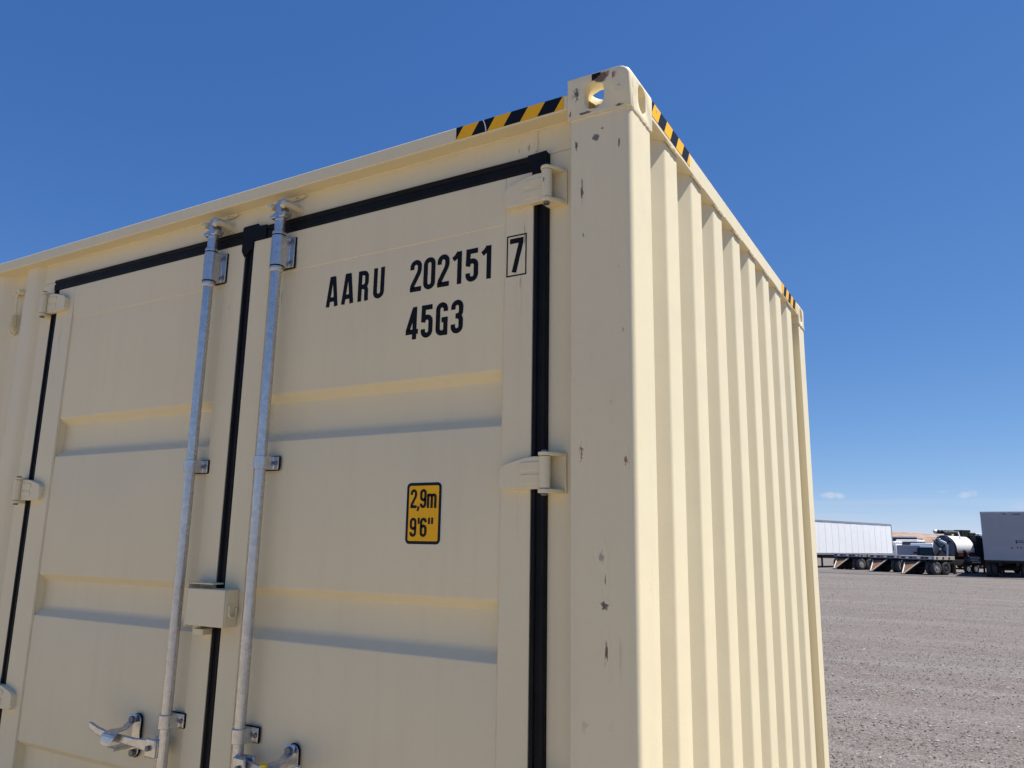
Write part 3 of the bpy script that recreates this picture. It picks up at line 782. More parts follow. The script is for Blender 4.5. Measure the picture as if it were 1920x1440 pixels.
    b = MB(); b.box(cx_-0.017, cx_+0.019, -0.052, 0.034, 1.012, 1.018); b.box(cx_-0.014, cx_-0.008, -0.034, 0.034, 1.000, 1.0121); b.build('handle_rest', M_GALV, door, bevel=0.002)
locking_bar(-1.5690, DL, -1)
locking_bar(-1.2390, DR, 1)
b = MB(); b.tube([(-1.060, -0.066, 1.060), (-1.060, -0.066, 1.072)], 0.010, 14); b.tube([(-1.060, -0.066, 1.048), (-1.060, -0.066, 1.061)], 0.006, 10)
tag(b.build('seal_button', M_SEALY, DR, bevel=0.001), 'yellow plastic seal on the right handle')

# lock box over the meeting edge of the doors
lb = part_empty('lock_box', box_c)
b = MB(); x0, x1, z0, z1 = -1.503, -1.330, 1.4045, 1.5165
b.box(x0, x1, -0.016, -0.0105, z0, z1); b.box(x1-0.0055, x1, -0.0104, 0.0398, z0, z1); b.box(x0, x0+0.0055, -0.0104, 0.030, z0, z1)
b.box(x0+0.0056, x1-0.0056, -0.0104, 0.0398, z1-0.0055, z1)
b.build('box_cover', M_PAINT, lb, bevel=0.003)
b = MB(); b.box(-1.5195, -1.5135, -0.007, 0.0398, 1.398, 1.5335); b.box(-1.5134, -1.404, -0.004, 0.0398, 1.5285, 1.5335); b.build('box_flange', M_PAINT, lb, bevel=0.0015)
b = MB(); b.tube([(-1.3265, 0.002, 1.470)]+[(-1.3265, 0.0155-0.0135*math.cos(R(a)), 1.447-0.0135*math.sin(R(a))) for a in range(0, 181, 20)]+[(-1.3265, 0.029, 1.462)], 0.0038, 8); b.build('box_hook', M_PAINT, lb)
b = MB(); b.box(-1.487, -1.440, 0.004, 0.0398, 1.3745, 1.3935); b.box(-1.482, -1.468, 0.015, 0.0397, 1.3936, 1.4040); b.build('hasp_block', M_PAINT, lb, bevel=0.002)

# hold-back hook folded on the wall left of the doors
hb = part_empty('door_holdback', box_c)
b = MB(); b.tube([(-2.900, 0.072, 2.728), (-2.900, 0.046, 2.728)], 0.012, 12); b.tube([(-2.935, 0.072, 2.722), (-2.935, 0.05, 2.722)], 0.011, 12); b.build('eye_bolt', M_PAINT, hb, bevel=0.002)
b = MB(); b.tube([(-2.915, 0.055, 2.722), (-2.912, 0.055, 2.63), (-2.918, 0.055, 2.56)], 0.006, 8); b.build('hook_rod', M_PAINT, hb)
b = MB(); b.tube([(-2.918+0.013*math.cos(i*0.9), 0.055+0.013*math.sin(i*0.9), 2.625-0.0011*i) for i in range(60)], 0.0033, 6); b.build('hook_spring', M_PAINT, hb)
b = MB(); b.tube([(-2.918, 0.055, 2.56)]+[(-2.918, 0.055+0.012*math.sin(R(a)), 2.55+0.012*math.cos(R(a))) for a in range(0, 271, 30)], 0.005, 8); b.tube([(-2.94, 0.072, 2.540), (-2.905, 0.060, 2.546)], 0.006, 8); b.build('hook_end', M_PAINT, hb)

# ---------------------------------------------------------------- markings on the right door
yL = YP-0.0006; Hh = 0.0985; zb = 2.3935
text('lettering', [(c, x, zb, w) for c, x, w in (('A', -1.0500, 0.47), ('A', -0.9860, 0.47), ('R', -0.9210, 0.42), ('U', -0.8600, 0.43))], Hh, yL, M_INK, DR)
text('lettering', [(c, -0.7200+0.0495*i, zb, 0.43) for i, c in enumerate('202151')], Hh, yL, M_INK, DR)
text('lettering', [(c, -0.7250+0.0525*i, 2.2480, 0.42) for i, c in enumerate('45G3')], Hh, yL, M_INK, DR)
yL2 = YF-0.0006
text('lettering', [('7', -0.3735, 2.3955, 0.415)], Hh, yL2, M_INK, DR, t=0.15)
m = MB(); vs, fs = stroke([(-0.3815, 2.3865), (-0.3225, 2.3865), (-0.3225, 2.5015), (-0.3815, 2.5015), (-0.3815, 2.3865)], 0.0040)
m.add([(v.x, yL2, v.y) for v in vs], fs); m.build('check_digit_frame', M_INK, DR, smooth=0)
# height decal
def decal(poly, y, mat, name):
    m = MB(); m.add([(x, y, z) for x, z in poly], [tuple(range(len(poly)))]); return m.build(name, mat, DR, smooth=0)
hx0, hx1, hz0, hz1 = -0.6970, -0.5790, 1.6645, 1.8320
decal(rrect(hx0-0.0022, hx1+0.0022, hz0-0.0022, hz1+0.0022, 0.015), YP-0.0005, M_WHITEV, 'decal_edge')
decal(rrect(hx0, hx1, hz0, hz1, 0.0135), YP-0.0008, M_BLACK, 'decal_border')
decal(rrect(hx0+0.0085, hx1-0.0085, hz0+0.0085, hz1-0.0085, 0.005), YP-0.0011, M_YELLOW, 'decal_face')
text('decal_text', [('2', -0.6835, 1.7620, 0.43), (',', -0.6615, 1.7620, 0.22), ('9', -0.6505, 1.7620, 0.42), ('m', -0.6268, 1.7620, 0.62)], 0.0520, YP-0.0016, M_BLACK, DR, t=0.15)
text('decal_text', [('9', -0.6825, 1.6840, 0.44), ("'", -0.6580, 1.6840, 0.22), ('6', -0.6475, 1.6840, 0.44), ('"', -0.6220, 1.6840, 0.40)], 0.0520, YP-0.0016, M_BLACK, DR, t=0.15)

# ---------------------------------------------------------------- chips, rust and scrapes
RUST = (0.075, 0.028, 0.018); DARK = (0.030, 0.028, 0.032); REDS = (0.25, 0.075, 0.07); GREY = (0.075, 0.082, 0.095)
_sc = [0]
def chip(cx, cz, w, h, col, y, thr=0.5, stretch=(1, 1, 1), scale=70.0, rot=0.0, axis='y', name='paint_chip'):
    _sc[0] += 1
    rg = random.Random(_sc[0]); n = 18
    y = y-_sc[0]*0.000012 if axis == 'y' else y+_sc[0]*0.000012
    pts = []
    for i in range(n):
        a = 2*PI*i/n; rr = rg.uniform(0.9, 1.0)
        u, v = w/2*rr*math.cos(a), h/2*rr*math.sin(a)
        pts.append((cx+u*math.cos(rot)-v*math.sin(rot), cz+u*math.sin(rot)+v*math.cos(rot)))
    m = MB()
    m.add([(u, y, v) if axis == 'y' else (y, u, v) for u, v in pts], [tuple(range(n))])
    m.build(name, scuff('%s_paint_%d' % (name, _sc[0]), col, _sc[0], thr, stretch, scale, axis), box_c, smooth=0)
PY = 0.00432; CY = -0.00015
# on the casting face
m = MB(); m.add([(x, CY-0.0009, z) for x, z in ((-0.1070, 2.8935), (-0.0800, 2.8935), (-0.0835, 2.8905), (-0.0820, 2.8865), (-0.0890, 2.8835), (-0.0930, 2.8790), (-0.0985, 2.8765), (-0.1070, 2.8735))], [tuple(range(8))])
m.build('paint_chip', plain('black_patch', (0.012, 0.009, 0.010), 0.6, 0, 0.3, 40.0, spec=0.2), box_c, smooth=0)
chip(-0.078, 2.879, 0.052, 0.034, RUST, CY, 0.30, (1, 1, 0.7), 70)
chip(-0.046, 2.873, 0.026, 0.044, REDS, CY, 0.50, (1, 1, 0.22), 120)
chip(-0.152, 2.848, 0.046, 0.070, DARK, CY, 0.53, (1, 1, 0.7), 130)
chip(-0.128, 2.788, 0.062, 0.012, RUST, CY, 0.46, scale=90, rot=0.16)
chip(-0.170, 2.792, 0.012, 0.034, RUST, CY, 0.50, scale=120)
chip(-0.028, 2.7845, 0.040, 0.012, RUST, CY, 0.44, scale=110)
chip(-0.030, 2.842, 0.030, 0.040, GREY, CY, 0.62, scale=150)
# on the post, door side
chip(-0.098, 2.711, 0.024, 0.028, GREY, PY, 0.40, scale=40)
chip(-0.154, 2.700, 0.016, 0.062, DARK, PY, 0.50, (1, 1, 0.4), 130)
chip(-0.080, 2.733, 0.012, 0.006, DARK, PY, 0.45, scale=120)
chip(-0.139, 2.575, 0.014, 0.130, DARK, PY, 0.54, (1, 1, 0.2), 190)
chip(-0.034, 2.678, 0.014, 0.075, REDS, PY, 0.54, (1, 1, 0.25), 150)
chip(-0.142, 1.895, 0.030, 0.135, REDS, PY, 0.60, (1, 1, 0.6), 190)
chip(-0.026, 1.868, 0.016, 0.080, REDS, PY, 0.52, (1, 1, 0.6), 170)
chip(-0.090, 1.645, 0.034, 0.085, (0.20, 0.19, 0.18), PY, 0.60, (1, 1, 0.2), 170)
chip(-0.084, 1.535, 0.036, 0.032, DARK, PY, 0.49, scale=120)
chip(-0.080, 1.437, 0.020, 0.120, RUST, PY, 0.58, (1, 1, 0.15), 170)
chip(-0.080, 1.588, 0.016, 0.080, (0.14, 0.12, 0.11), PY, 0.57, (1, 1, 0.15), 170)
chip(-0.03, 2.185, 0.012, 0.050, REDS, PY, 0.58, (1, 1, 0.5), 160)
chip(-0.135, 2.450, 0.022, 0.070, (0.16, 0.15, 0.15), PY, 0.60, (1, 1, 0.3), 150)
# on hinge barrels
chip(-0.2475, 2.622, 0.010, 0.050, (0.07, 0.03, 0.06), -0.0024, 0.50, (1, 1, 0.6), 150)
# soot above the cams and under the tape
for cx_ in (-1.239, -1.569):
    chip(cx_+0.015, 2.805, 0.10, 0.018, (0.16, 0.12, 0.07), YS-0.0060, 0.62, scale=40, name='grease_smear')
chip(-0.325, 2.765, 0.050, 0.062, (0.30, 0.25, 0.18), YS-0.00015, 0.55, (1, 1, 0.12), 120, name='grease_smear')
chip(-0.360, 2.765, 0.020, 0.055, (0.30, 0.25, 0.18), YS-0.00015, 0.55, (1, 1, 0.12), 120, name='grease_smear')
for (x_, z_, w_, h_, y_) in ((-0.343, 1.745, 0.010, 0.130, YF-0.00015), (-0.328, 2.500, 0.010, 0.150, YF-0.00015), (-0.340, 2.360, 0.012, 0.20, YF-0.00015),
                             (-1.252, 2.460, 0.016, 0.160, YP-0.00015), (-1.500, 2.455, 0.016, 0.140, YF-0.00015), (-2.520, 2.47, 0.02, 0.18, YF-0.00015)):
    chip(x_, z_, w_, h_, (0.33, 0.27, 0.19), y_, 0.60, (1, 1, 0.06), 140, name='dirt_run')
# on the sunlit side of the post and casting
chip(0.022, 2.852, 0.018, 0.030, (0.20, 0.17, 0.24), 0.00015, 0.58, scale=200, axis='x')
chip(0.030, 2.800, 0.026, 0.050, (0.45, 0.40, 0.36), 0.00015, 0.60, scale=220, axis='x')
chip(0.2, 2.861, 0.010, 0.010, DARK, 0.0006, 0.5, scale=200, axis='x')

# ================================================================== THE YARD BEHIND
M_TWHITE = plain('white_trailer_skin', (0.93, 0.93, 0.91), 0.35, 0.0, 0.03, 1.5)
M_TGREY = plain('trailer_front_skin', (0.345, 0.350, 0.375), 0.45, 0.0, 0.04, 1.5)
M_ALU = plain('aluminium_trim', (0.45, 0.46, 0.48), 0.4, 0.7)
M_CHASSIS = plain('black_chassis', (0.022, 0.021, 0.021), 0.7, 0.0, 0.4, 3.0)
M_TYRE = plain('dusty_tyre', (0.055, 0.050, 0.047), 0.9, 0.0, 0.3, 8.0)
M_RIM = plain('worn_rim', (0.50, 0.47, 0.42), 0.5, 0.3)
M_CHROME = plain('bright_rim', (0.80, 0.79, 0.76), 0.25, 0.6, 0.05)
M_DECKW = plain('weathered_deck_board', (0.17, 0.14, 0.12), 0.9, 0.0, 0.3, 3.0)
M_DECKR = plain('scuffed_cream_rail', (0.60, 0.54, 0.45), 0.6, 0.0, 0.2, 5.0)
M_RAILG = plain('grey_rail', (0.30, 0.30, 0.32), 0.6, 0.1, 0.3, 4.0)
M_PLY = plain('brown_ramp_plank', (0.22, 0.105, 0.055), 0.85, 0.0, 0.3, 5.0)
M_REDW = plain('faded_red_marker', (0.45, 0.14, 0.11), 0.5)
M_TANK = plain('tank_end_grey', (0.13, 0.135, 0.15), 0.45, 0.3, 0.2, 3.0)
M_TANKW = plain('tank_white', (0.82, 0.82, 0.81), 0.35, 0.0, 0.02)
M_MAROON = plain('maroon_panel', (0.085, 0.018, 0.024), 0.45)
M_DARKM = plain('dark_machinery', (0.030, 0.032, 0.035), 0.6, 0.2, 0.4, 3.0)
M_PIPE = plain('silver_pipe', (0.55, 0.56, 0.58), 0.35, 0.7)
M_GLASS = plain('dark_glass', (0.012, 0.020, 0.020), 0.08, 0.0, 0.1, spec=0.8)
M_GLASSG = plain('green_tinted_glass', (0.014, 0.04, 0.036), 0.1, 0.0, 0.2, spec=0.4)
M_PICKUP = plain('dark_green_car_paint', (0.008, 0.013, 0.013), 0.3, spec=0.2)
M_CARW = plain('white_car_paint', (0.78, 0.79, 0.80), 0.25, 0.0, 0.02)
M_BLUEG = plain('blue_grey_body', (0.25, 0.28, 0.38), 0.45, 0.0, 0.05)
M_DKTRUCK = plain('black_cab_paint', (0.016, 0.017, 0.020), 0.3)
M_SHED = plain('grey_metal_wall', (0.075, 0.080, 0.085), 0.6, 0.0, 0.08)
M_BROWNW = plain('tan_block_wall', (0.24, 0.17, 0.13), 0.8)

def wheel(parent, x, y, z, r, w, side, rim=M_RIM, rr=0.56):
    """tyre (with a dished rim as its sub-part) whose outer face looks along side*x"""
    s = side
    prof = [(-w/2, r*0.62), (-w/2, r*0.90), (-w*0.38, r*0.985), (-w*0.25, r), (w*0.25, r), (w*0.38, r*0.985), (w/2, r*0.90), (w/2, r*0.62), (w*0.30, r*0.58)]
    n = 24; vs = []; fs = []
    for k in range(n):
        a = 2*PI*k/n
        for px_, pr_ in prof: vs.append((s*px_, pr_*math.cos(a), pr_*math.sin(a)))
    m = len(prof)
    for k in range(n):
        for j in range(m-1): fs.append((k*m+j, ((k+1) % n)*m+j, ((k+1) % n)*m+j+1, k*m+j+1))
    fs.append(tuple(k*m for k in range(n)))
    b = MB(); b.add(vs, fs); o = b.build('wheel', M_TYRE, parent, smooth=40, loc=(x, y, z))
    b = MB(); b.tube([(s*w*0.30, 0, 0), (s*w*0.44, 0, 0)], [r*rr, r*rr*1.02], 20)
    b.tube([(s*w*0.44, 0, 0), (s*w*0.20, 0, 0)], [r*rr*0.92, r*rr*0.70], 20); b.tube([(s*w*0.2, 0, 0), (s*w*0.52, 0, 0)], [r*0.20, r*0.17], 12)
    for k in range(8):
        a = 2*PI*k/8; b.tube([(s*w*0.40, r*0.34*math.cos(a), r*0.34*math.sin(a)), (s*w*0.47, r*0.34*math.cos(a), r*0.34*math.sin(a))], r*0.035, 6)
    b.build('rim', rim, o, smooth=40)
    return o

# white van trailer: its long ribbed side lit by the sun
ax = Vector((4.9, 14.4)).normalized()
vt = thing('van_trailer', 'long white van trailer with seamed sunlit side, standing behind the flatbed trailers', 'trailer', (-11.05, 69.15, 0), -math.atan2(ax.x, ax.y))
L_, z0, z1 = 15.4, 1.10, 4.02
b = MB(); b.box(-2.55, -0.03, 0, L_, z0, z1-0.03); b.build('trailer_box', M_TWHITE, vt, bevel=0.03)
np_ = 13
for i in range(np_):
    a, e = i*L_/np_, (i+1)*L_/np_
    b = MB(); b.box(-0.03, 0.0 if i % 2 else 0.004, a+0.018, e-0.018, z0+0.16, z1-0.14); b.build('side_panel', M_TWHITE, vt, bevel=0.004)
    if i: b = MB(); b.box(-0.029, 0.012, a-0.012, a+0.012, z0+0.16, z1-0.14); b.build('seam_strip', M_TWHITE, vt)
b = MB(); b.box(-0.04, 0.03, -0.01, L_+0.01, z1-0.139, z1+0.01); b.box(-2.58, -2.5, 0, L_, z1-0.12, z1+0.01); b.build('roof_rail', M_ALU, vt, bevel=0.01)
b = MB(); b.box(-0.04, 0.03, -0.01, L_+0.01, z0-0.02, z0+0.159); b.build('floor_rail', M_ALU, vt, bevel=0.01)
b = MB(); b.box(-0.10, 0.035, L_-0.02, L_+0.08, z0, z1+0.012); b.box(-2.57, -2.45, L_-0.02, L_+0.08, z0, z1+0.012); b.box(-2.45, -0.1, L_-0.02, L_+0.08, z1-0.2, z1+0.012); b.build('end_frame', M_ALU, vt, bevel=0.01)
b = MB(); b.box(-2.0, -1.8, 0.5, L_-0.5, 0.85, z0); b.box(-0.8, -0.6, 0.5, L_-0.5, 0.85, z0)
for i in range(12): b.box(-2.5, -0.1, 0.6+i*1.3, 0.7+i*1.3, 0.95, z0-0.021)
b.build('trailer_frame', M_CHASSIS, vt)
for y in (L_-1.5, L_-2.8):
    b = MB(); b.tube([(-2.4, y, 0.5), (-0.2, y, 0.5)], 0.08, 10); b.build('axle', M_CHASSIS, vt)
    for sx, sd in ((-0.15, 1), (-2.4, -1)): wheel(vt, sx-sd*0.14, y, 0.5, 0.5, 0.28, sd)
for sx in (-0.5, -2.05):
    b = MB(); b.box(sx-0.06, sx+0.06, 2.4, 2.52, 0.06, z0); b.box(sx-0.14, sx+0.14, 2.34, 2.58, 0.016, 0.06); b.build('landing_leg', M_CHASSIS, vt)

# three flatbed trailers side by side, ramps folded out behind
FA = -math.atan2(0.55, 0.83)
def flatbed(loc, label, rail_col):
    t = thing('flatbed_trailer', label, 'trailer', loc, FA, 'flatbed trailers parked side by side')
    w, dl, zd = 2.5, 2.1, 1.22
    for i in range(9):
        b = MB(); b.box(-w+0.06+i*(w-0.12)/9, -w+0.05+(i+1)*(w-0.12)/9, 0.03, dl-0.03, zd-0.09, zd+0.002*(i % 3)); b.build('deck_plank', M_DECKW, t, bevel=0.004)
    b = MB(); b.box(-0.055, 0.0, 0.0, dl, zd-0.22, zd+0.012); b.build('side_rail', rail_col, t, bevel=0.008)
    b = MB(); b.box(-w, -w+0.055, 0.0, dl, zd-0.22, zd+0.012); b.build('side_rail', M_RAILG, t, bevel=0.008)
    b = MB(); b.box(-w+0.056, -0.056, 0.0, 0.07, zd-0.22, zd-0.001); b.box(-w+0.056, -0.056, dl-0.07, dl, zd-0.22, zd-0.001); b.build('end_rail', M_RAILG, t, bevel=0.008)
    for i in range(8):
        m_ = M_REDW if i in (3,) else (M_TWHITE if i % 3 == 1 else M_CHASSIS)
        b = MB(); xx = -w+0.10+i*0.29; b.box(xx, xx+0.21, -0.012, -0.0005, zd-0.16, zd-0.06); b.build('reflector', m_, t)
    for i in range(3):                                               # stake pockets and rub marks on the lit rail
        b = MB(); b.box(0.0005, 0.035, 0.25+i*0.62, 0.33+i*0.62, zd-0.18, zd-0.02); b.build('stake_pocket', M_CHASSIS, t, bevel=0.004)
    b = MB()
    for sx in (-0.75, -1.75): b.box(sx-0.06, sx+0.06, 0.15, dl+2.2, zd-0.47, zd-0.221)
    for yy in (0.4, 0.9, 1.4, 1.9): b.box(-w+0.1, -0.1, yy, yy+0.08, zd-0.36, zd-0.221)
    b.prism([(-1.80, dl+2.2), (-0.70, dl+2.2), (-1.2, dl+3.6), (-1.3, dl+3.6)], 'z', zd-0.44, zd-0.32)
    b.build('trailer_frame', M_CHASSIS, t, bevel=0.006)
    for yy in (0.28, 1.20):
        b = MB(); b.tube([(-w+0.25, yy, 0.44), (-0.25, yy, 0.44)], 0.07, 8); b.build('axle', M_CHASSIS, t)
        for sx, sd in ((-0.155, 1), (-0.50, 1), (-w+0.155, -1), (-w+0.5, -1)): wheel(t, sx, yy, 0.455, 0.455, 0.26, sd, (M_CHROME if yy < 1 else M_BOLT) if sd == 1 and sx > -0.3 else M_RIM)
    for sx in (-2.1,):                                               # ramp: tapered plank wedge between two rails
        r = MB()
        p0, p1 = Vector((sx-0.04, -0.06, zd-0.42)), Vector((sx+0.36, -0.95, 0.05))
        q0, q1 = Vector((sx+1.12, -0.06, zd-0.34)), Vector((sx+0.50, -1.00, 0.05))
        r.add([p0, q0, q1, p1, p0-Vector((0, -0.03, 0.05)), q0-Vector((0, -0.03, 0.05)), q1-Vector((0, -0.03, 0.045)), p1-Vector((0, -0.03, 0.045))],
              [(0, 1, 2, 3), (7, 6, 5, 4), (0, 4, 5, 1), (1, 5, 6, 2), (2, 6, 7, 3), (3, 7, 4, 0)])
        o = r.build('ramp', M_PLY, t)
        for a, c in ((p0, p1), (q0, q1)):
            e = MB(); e.tube([a+Vector((0, -0.012, 0.012)), c+Vector((0, -0.012, 0.012))], 0.045, 4); e.build('ramp_rail', M_DECKR, o, bevel=0.006, smooth=0)
        e = MB(); e.tube([p1+Vector((-0.03, -0.02, 0.0)), q1+Vector((0.03, -0.02, 0.0))], 0.055, 6); e.build('ramp_foot', M_RAILG, o)
    # hanging gear under the deck
    b = MB(); b.box(-1.62, -0.92, 0.9, 1.5, 0.52, 0.80); b.tube([(-2.0, 2.2, 0.62), (-0.6, 2.2, 0.62)], 0.16, 12); b.build('air_tank', M_CHASSIS, t, bevel=0.01)
    b = MB(); b.box(-1.32, -1.18, dl+1.6, dl+1.75, 0.02, zd-0.44); b.build('jack_stand', M_CHASSIS, t)
    return t
flatbed((-1.62, 58.0, 0.0), 'nearest flatbed trailer with scuffed cream side rail, in front of the tank trailer', M_DECKR)
flatbed((-4.00, 62.0, 0.0), 'middle flatbed trailer of the three, between two other lowered brown ramps', M_RAILG)
flatbed((-7.15, 66.6, 0.0), 'farthest flatbed trailer, deck end beside the cream container, below the white van trailer', M_RAILG)

# vacuum tank trailer
def tank_trailer(loc, rz, label, detail=True):
    t = thing('tank_trailer', label, 'tank trailer', loc, rz, 'vacuum tank trailers')
    zc_, rad, tl = 1.72, 0.94, 1.95
    def ring(y, r_, n=28): return [(r_*math.cos(2*PI*k/n), y, zc_+r_*math.sin(2*PI*k/n)) for k in range(n)]
    n = 28
    prof = [(-0.26, 0.02), (-0.245, 0.30), (-0.20, 0.58), (-0.12, 0.82), (-0.03, 0.95), (0.06, rad)]
    b = MB(); vs = [p for y, r_ in prof for p in ring(y, r_)]
    b.add(vs, [(j*n+k, j*n+(k+1) % n, (j+1)*n+(k+1) % n, (j+1)*n+k) for j in range(len(prof)-1) for k in range(n)]+[tuple(range(n))])
    b.build('tank_head', M_TANK, t, smooth=50)
    b = MB(); vs = ring(0.06, rad)+ring(tl, rad)+ring(tl+0.2, rad*0.8)
    b.add(vs, [(j*n+k, j*n+(k+1) % n, (j+1)*n+(k+1) % n, (j+1)*n+k) for j in range(2) for k in range(n)]+[tuple(range(2*n, 3*n))])
    b.build('tank_shell', M_TANK, t, smooth=50)
    b = MB(); a0, a1 = -12, 100                                       # white jacket over the sunny side
    pl = [((rad+0.03)*math.cos(R(a)), zc_+(rad+0.03)*math.sin(R(a))) for a in range(a0, a1, 8)]; pl2 = [((rad+0.005)*math.cos(R(a)), zc_+(rad+0.005)*math.sin(R(a))) for a in range(a1-8, a0-1, -8)]
    b.prism(pl+pl2, 'y', 0.14, tl-0.05); b.build('tank_jacket', M_TANKW, t, smooth=40)
    b = MB(); b.tube(ring(0.05, rad+0.025)+[ring(0.05, rad+0.025)[0]], 0.045, 6); b.build('door_ring', M_DARKM, t)
    for sg in (1, -1):
        b = MB(); b.tube([(sg*0.72, -0.20, zc_+0.66), (0, -0.31, zc_), (-sg*0.72, -0.20, zc_-0.66)], 0.05, 6); b.build('head_brace', M_DARKM, t)
    b = MB(); b.tube([(-0.02, -0.27, zc_), (-0.02, -0.36, zc_)], 0.10, 12); b.build('door_hub', M_PIPE, t, bevel=0.01)
    b = MB(); b.tube([(-0.35, -0.12, zc_+0.84), (0.05, -0.30, zc_+0.55), (0.42, -0.28, zc_+0.42), (0.55, -0.24, zc_+0.15), (0.55, -0.30, zc_-0.45), (0.52, -0.30, zc_-0.95)], 0.10, 12); b.build('discharge_pipe', M_PIPE, t)
    b = MB(); b.box(rad-0.06, rad+0.05, 0.2, tl, zc_-0.52, zc_-0.23); b.build('side_band', M_MAROON, t, bevel=0.01)
    # boom lying along the top
    b = MB(); b.tube([(-0.25, -0.35, 2.98), (-0.2, 1.2, 2.96), (0.05, tl+0.2, 2.98)], 0.13, 10); b.tube([(0.1, 0.0, 2.92), (0.2, 1.6, 2.95)], 0.10, 8)
    b.box(-0.4, 0.1, 0.6, 0.8, 2.70, 3.08); b.box(-0.35, 0.35, tl-0.4, tl+0.5, 2.6, 3.14); b.box(-0.3, 0.3, 1.3, 2.0, 2.98, 3.10)
    for i in range(9): b.box(-0.42+0.02*i, -0.02, -0.30+i*0.33, -0.22+i*0.33, 2.82, 3.1)
    b.build('boom', M_DARKM, t, bevel=0.01)
    b = MB(); b.tube([(-0.27, -0.36, 2.98), (-0.28, -0.48, 2.96)], [0.16, 0.15], 12); b.build('boom_nozzle', M_PIPE, t)
    b = MB(); b.box(-0.55, 0.55, -0.05, 0.0, 2.70, 2.73); b.tube([(0.62, 1.0, 2.50), (0.40, 1.1, 2.98)], 0.05, 6); b.build('vent_stack', M_TANKW, t)
    # equipment column at the front
    b = MB(); b.box(-1.0, 0.9, tl+0.25, tl+1.2, 0.75, 2.75); b.box(-0.6, 0.4, tl+0.3, tl+1.0, 2.75, 2.95); b.tube([(0.75, tl+0.35, 0.8), (0.8, tl+0.35, 2.9)], 0.09, 8); b.build('pump_housing', M_DARKM, t, bevel=0.03)
    for i, (dy_, dz_) in enumerate(((0.5, 2.78), (0.85, 2.66), (1.02, 2.55))):
        b = MB(); b.tube([(0.92, tl+dy_, dz_), (1.0, tl+dy_-0.05, dz_)], 0.09, 10); b.build('work_lamp', M_CHROME, t)
    # louvred engine cover low on the side
    b = MB(); b.prism([(0.35, 0.72), (1.25, 0.72), (1.25, 1.10), (1.05, 1.26), (0.35, 1.26)], 'y', 1.0, 2.1); b.build('engine_cover', M_TANK, t, bevel=0.02)
    for i in range(3):
        b = MB(); b.box(1.2, 1.285, 1.08, 1.08+(0.75 if i == 1 else 0.92), 0.76+i*0.16, 0.84+i*0.16); b.build('louvre', M_TANKW, t, bevel=0.004)
    b = MB(); b.box(-0.95, 0.95, -0.1, tl+1.3, 0.55, 0.90); b.box(-0.5, 0.5, tl+1.2, tl+2.6, 0.56, 0.74); b.build('trailer_frame', M_CHASSIS, t, bevel=0.02)
    b = MB(); b.tube([(0.35, 0.15, 1.2), (0.7, 0.4, 1.8), (1.0, 0.9, 1.6), (1.1, 1.0, 1.1)], 0.06, 8); b.build('suction_hose', M_RUBBER, t)
    for y in (1.0, 1.75):
        b = MB(); b.tube([(-0.9, y, 0.30), (0.9, y, 0.30)], 0.05, 8); b.build('axle', M_CHASSIS, t)
        wheel(t, 0.98, y, 0.31, 0.31, 0.24, 1, M_CHROME); wheel(t, -0.98, y, 0.31, 0.31, 0.24, -1)
    for y, x in ((-0.02, 0.6), (tl+1.0, 0.75)):
        b = MB(); b.box(x-0.05, x+0.05, y, y+0.1, 0.03, 0.6); b.box(x-0.14, x+0.14, y-0.06, y+0.16, 0.002, 0.031); b.build('jack_leg', M_CHASSIS, t)
    return t
TA = -math.atan2(0.62, 0.78)
tank_trailer((-1.20, 65.6, 0), TA, 'vacuum tank trailer with white jacket and dark boom on top, behind the flatbeds')
tank_trailer((2.05, 70.5, 0), TA, 'second vacuum tank trailer, mostly hidden behind the grey trailer front')

# big trailer on the right: front wall towards us, in its own shade
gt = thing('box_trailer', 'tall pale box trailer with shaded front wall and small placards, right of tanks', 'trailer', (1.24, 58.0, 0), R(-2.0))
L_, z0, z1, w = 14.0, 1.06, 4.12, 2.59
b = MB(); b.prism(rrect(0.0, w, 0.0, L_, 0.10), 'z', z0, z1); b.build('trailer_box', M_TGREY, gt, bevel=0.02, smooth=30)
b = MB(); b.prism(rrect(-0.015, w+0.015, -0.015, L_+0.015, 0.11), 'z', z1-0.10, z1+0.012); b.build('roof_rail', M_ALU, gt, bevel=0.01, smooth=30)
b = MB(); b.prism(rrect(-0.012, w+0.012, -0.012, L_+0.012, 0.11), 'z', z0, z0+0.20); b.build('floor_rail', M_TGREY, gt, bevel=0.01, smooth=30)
for (x, z, ww, hh) in ((1.25, 3.93, 0.14, 0.12), (1.78, 3.92, 0.40, 0.07), (1.52, 1.80, 0.09, 0.08), (1.83, 1.83, 0.07, 0.09), (2.02, 1.82, 0.08, 0.07), (2.24, 1.81, 0.08, 0.09)):
    b = MB(); b.box(x, x+ww, -0.012, 0.001, z, z+hh); b.build('placard', plain('placard_ink', (0.16, 0.16, 0.19), 0.6) if z > 3 else M_CHASSIS, gt)
b = MB(); b.box(2.36, 2.52, -0.03, 0.001, 1.96, 2.06); b.box(1.86, 2.44, -0.010, 0.001, 2.19, 2.24); b.box(1.80, 1.86, -0.010, 0.001, 2.12, 2.32); b.box(1.86, 2.2, -0.010, 0.001, 2.30, 2.325); b.build('hose_coupling', M_CHASSIS, gt)
b = MB(); b.box(0.75, 0.9, 0.2, L_-0.3, 0.72, z0); b.box(1.69, 1.84, 0.2, L_-0.3, 0.72, z0); b.box(0.1, 2.5, 0.05, 1.5, 0.95, z0-0.001)
for i in range(10): b.box(0.05, w-0.05, 0.6+i*1.3, 0.72+i*1.3, 0.86, z0-0.002)
b.build('trailer_frame', M_CHASSIS, gt, bevel=0.01)
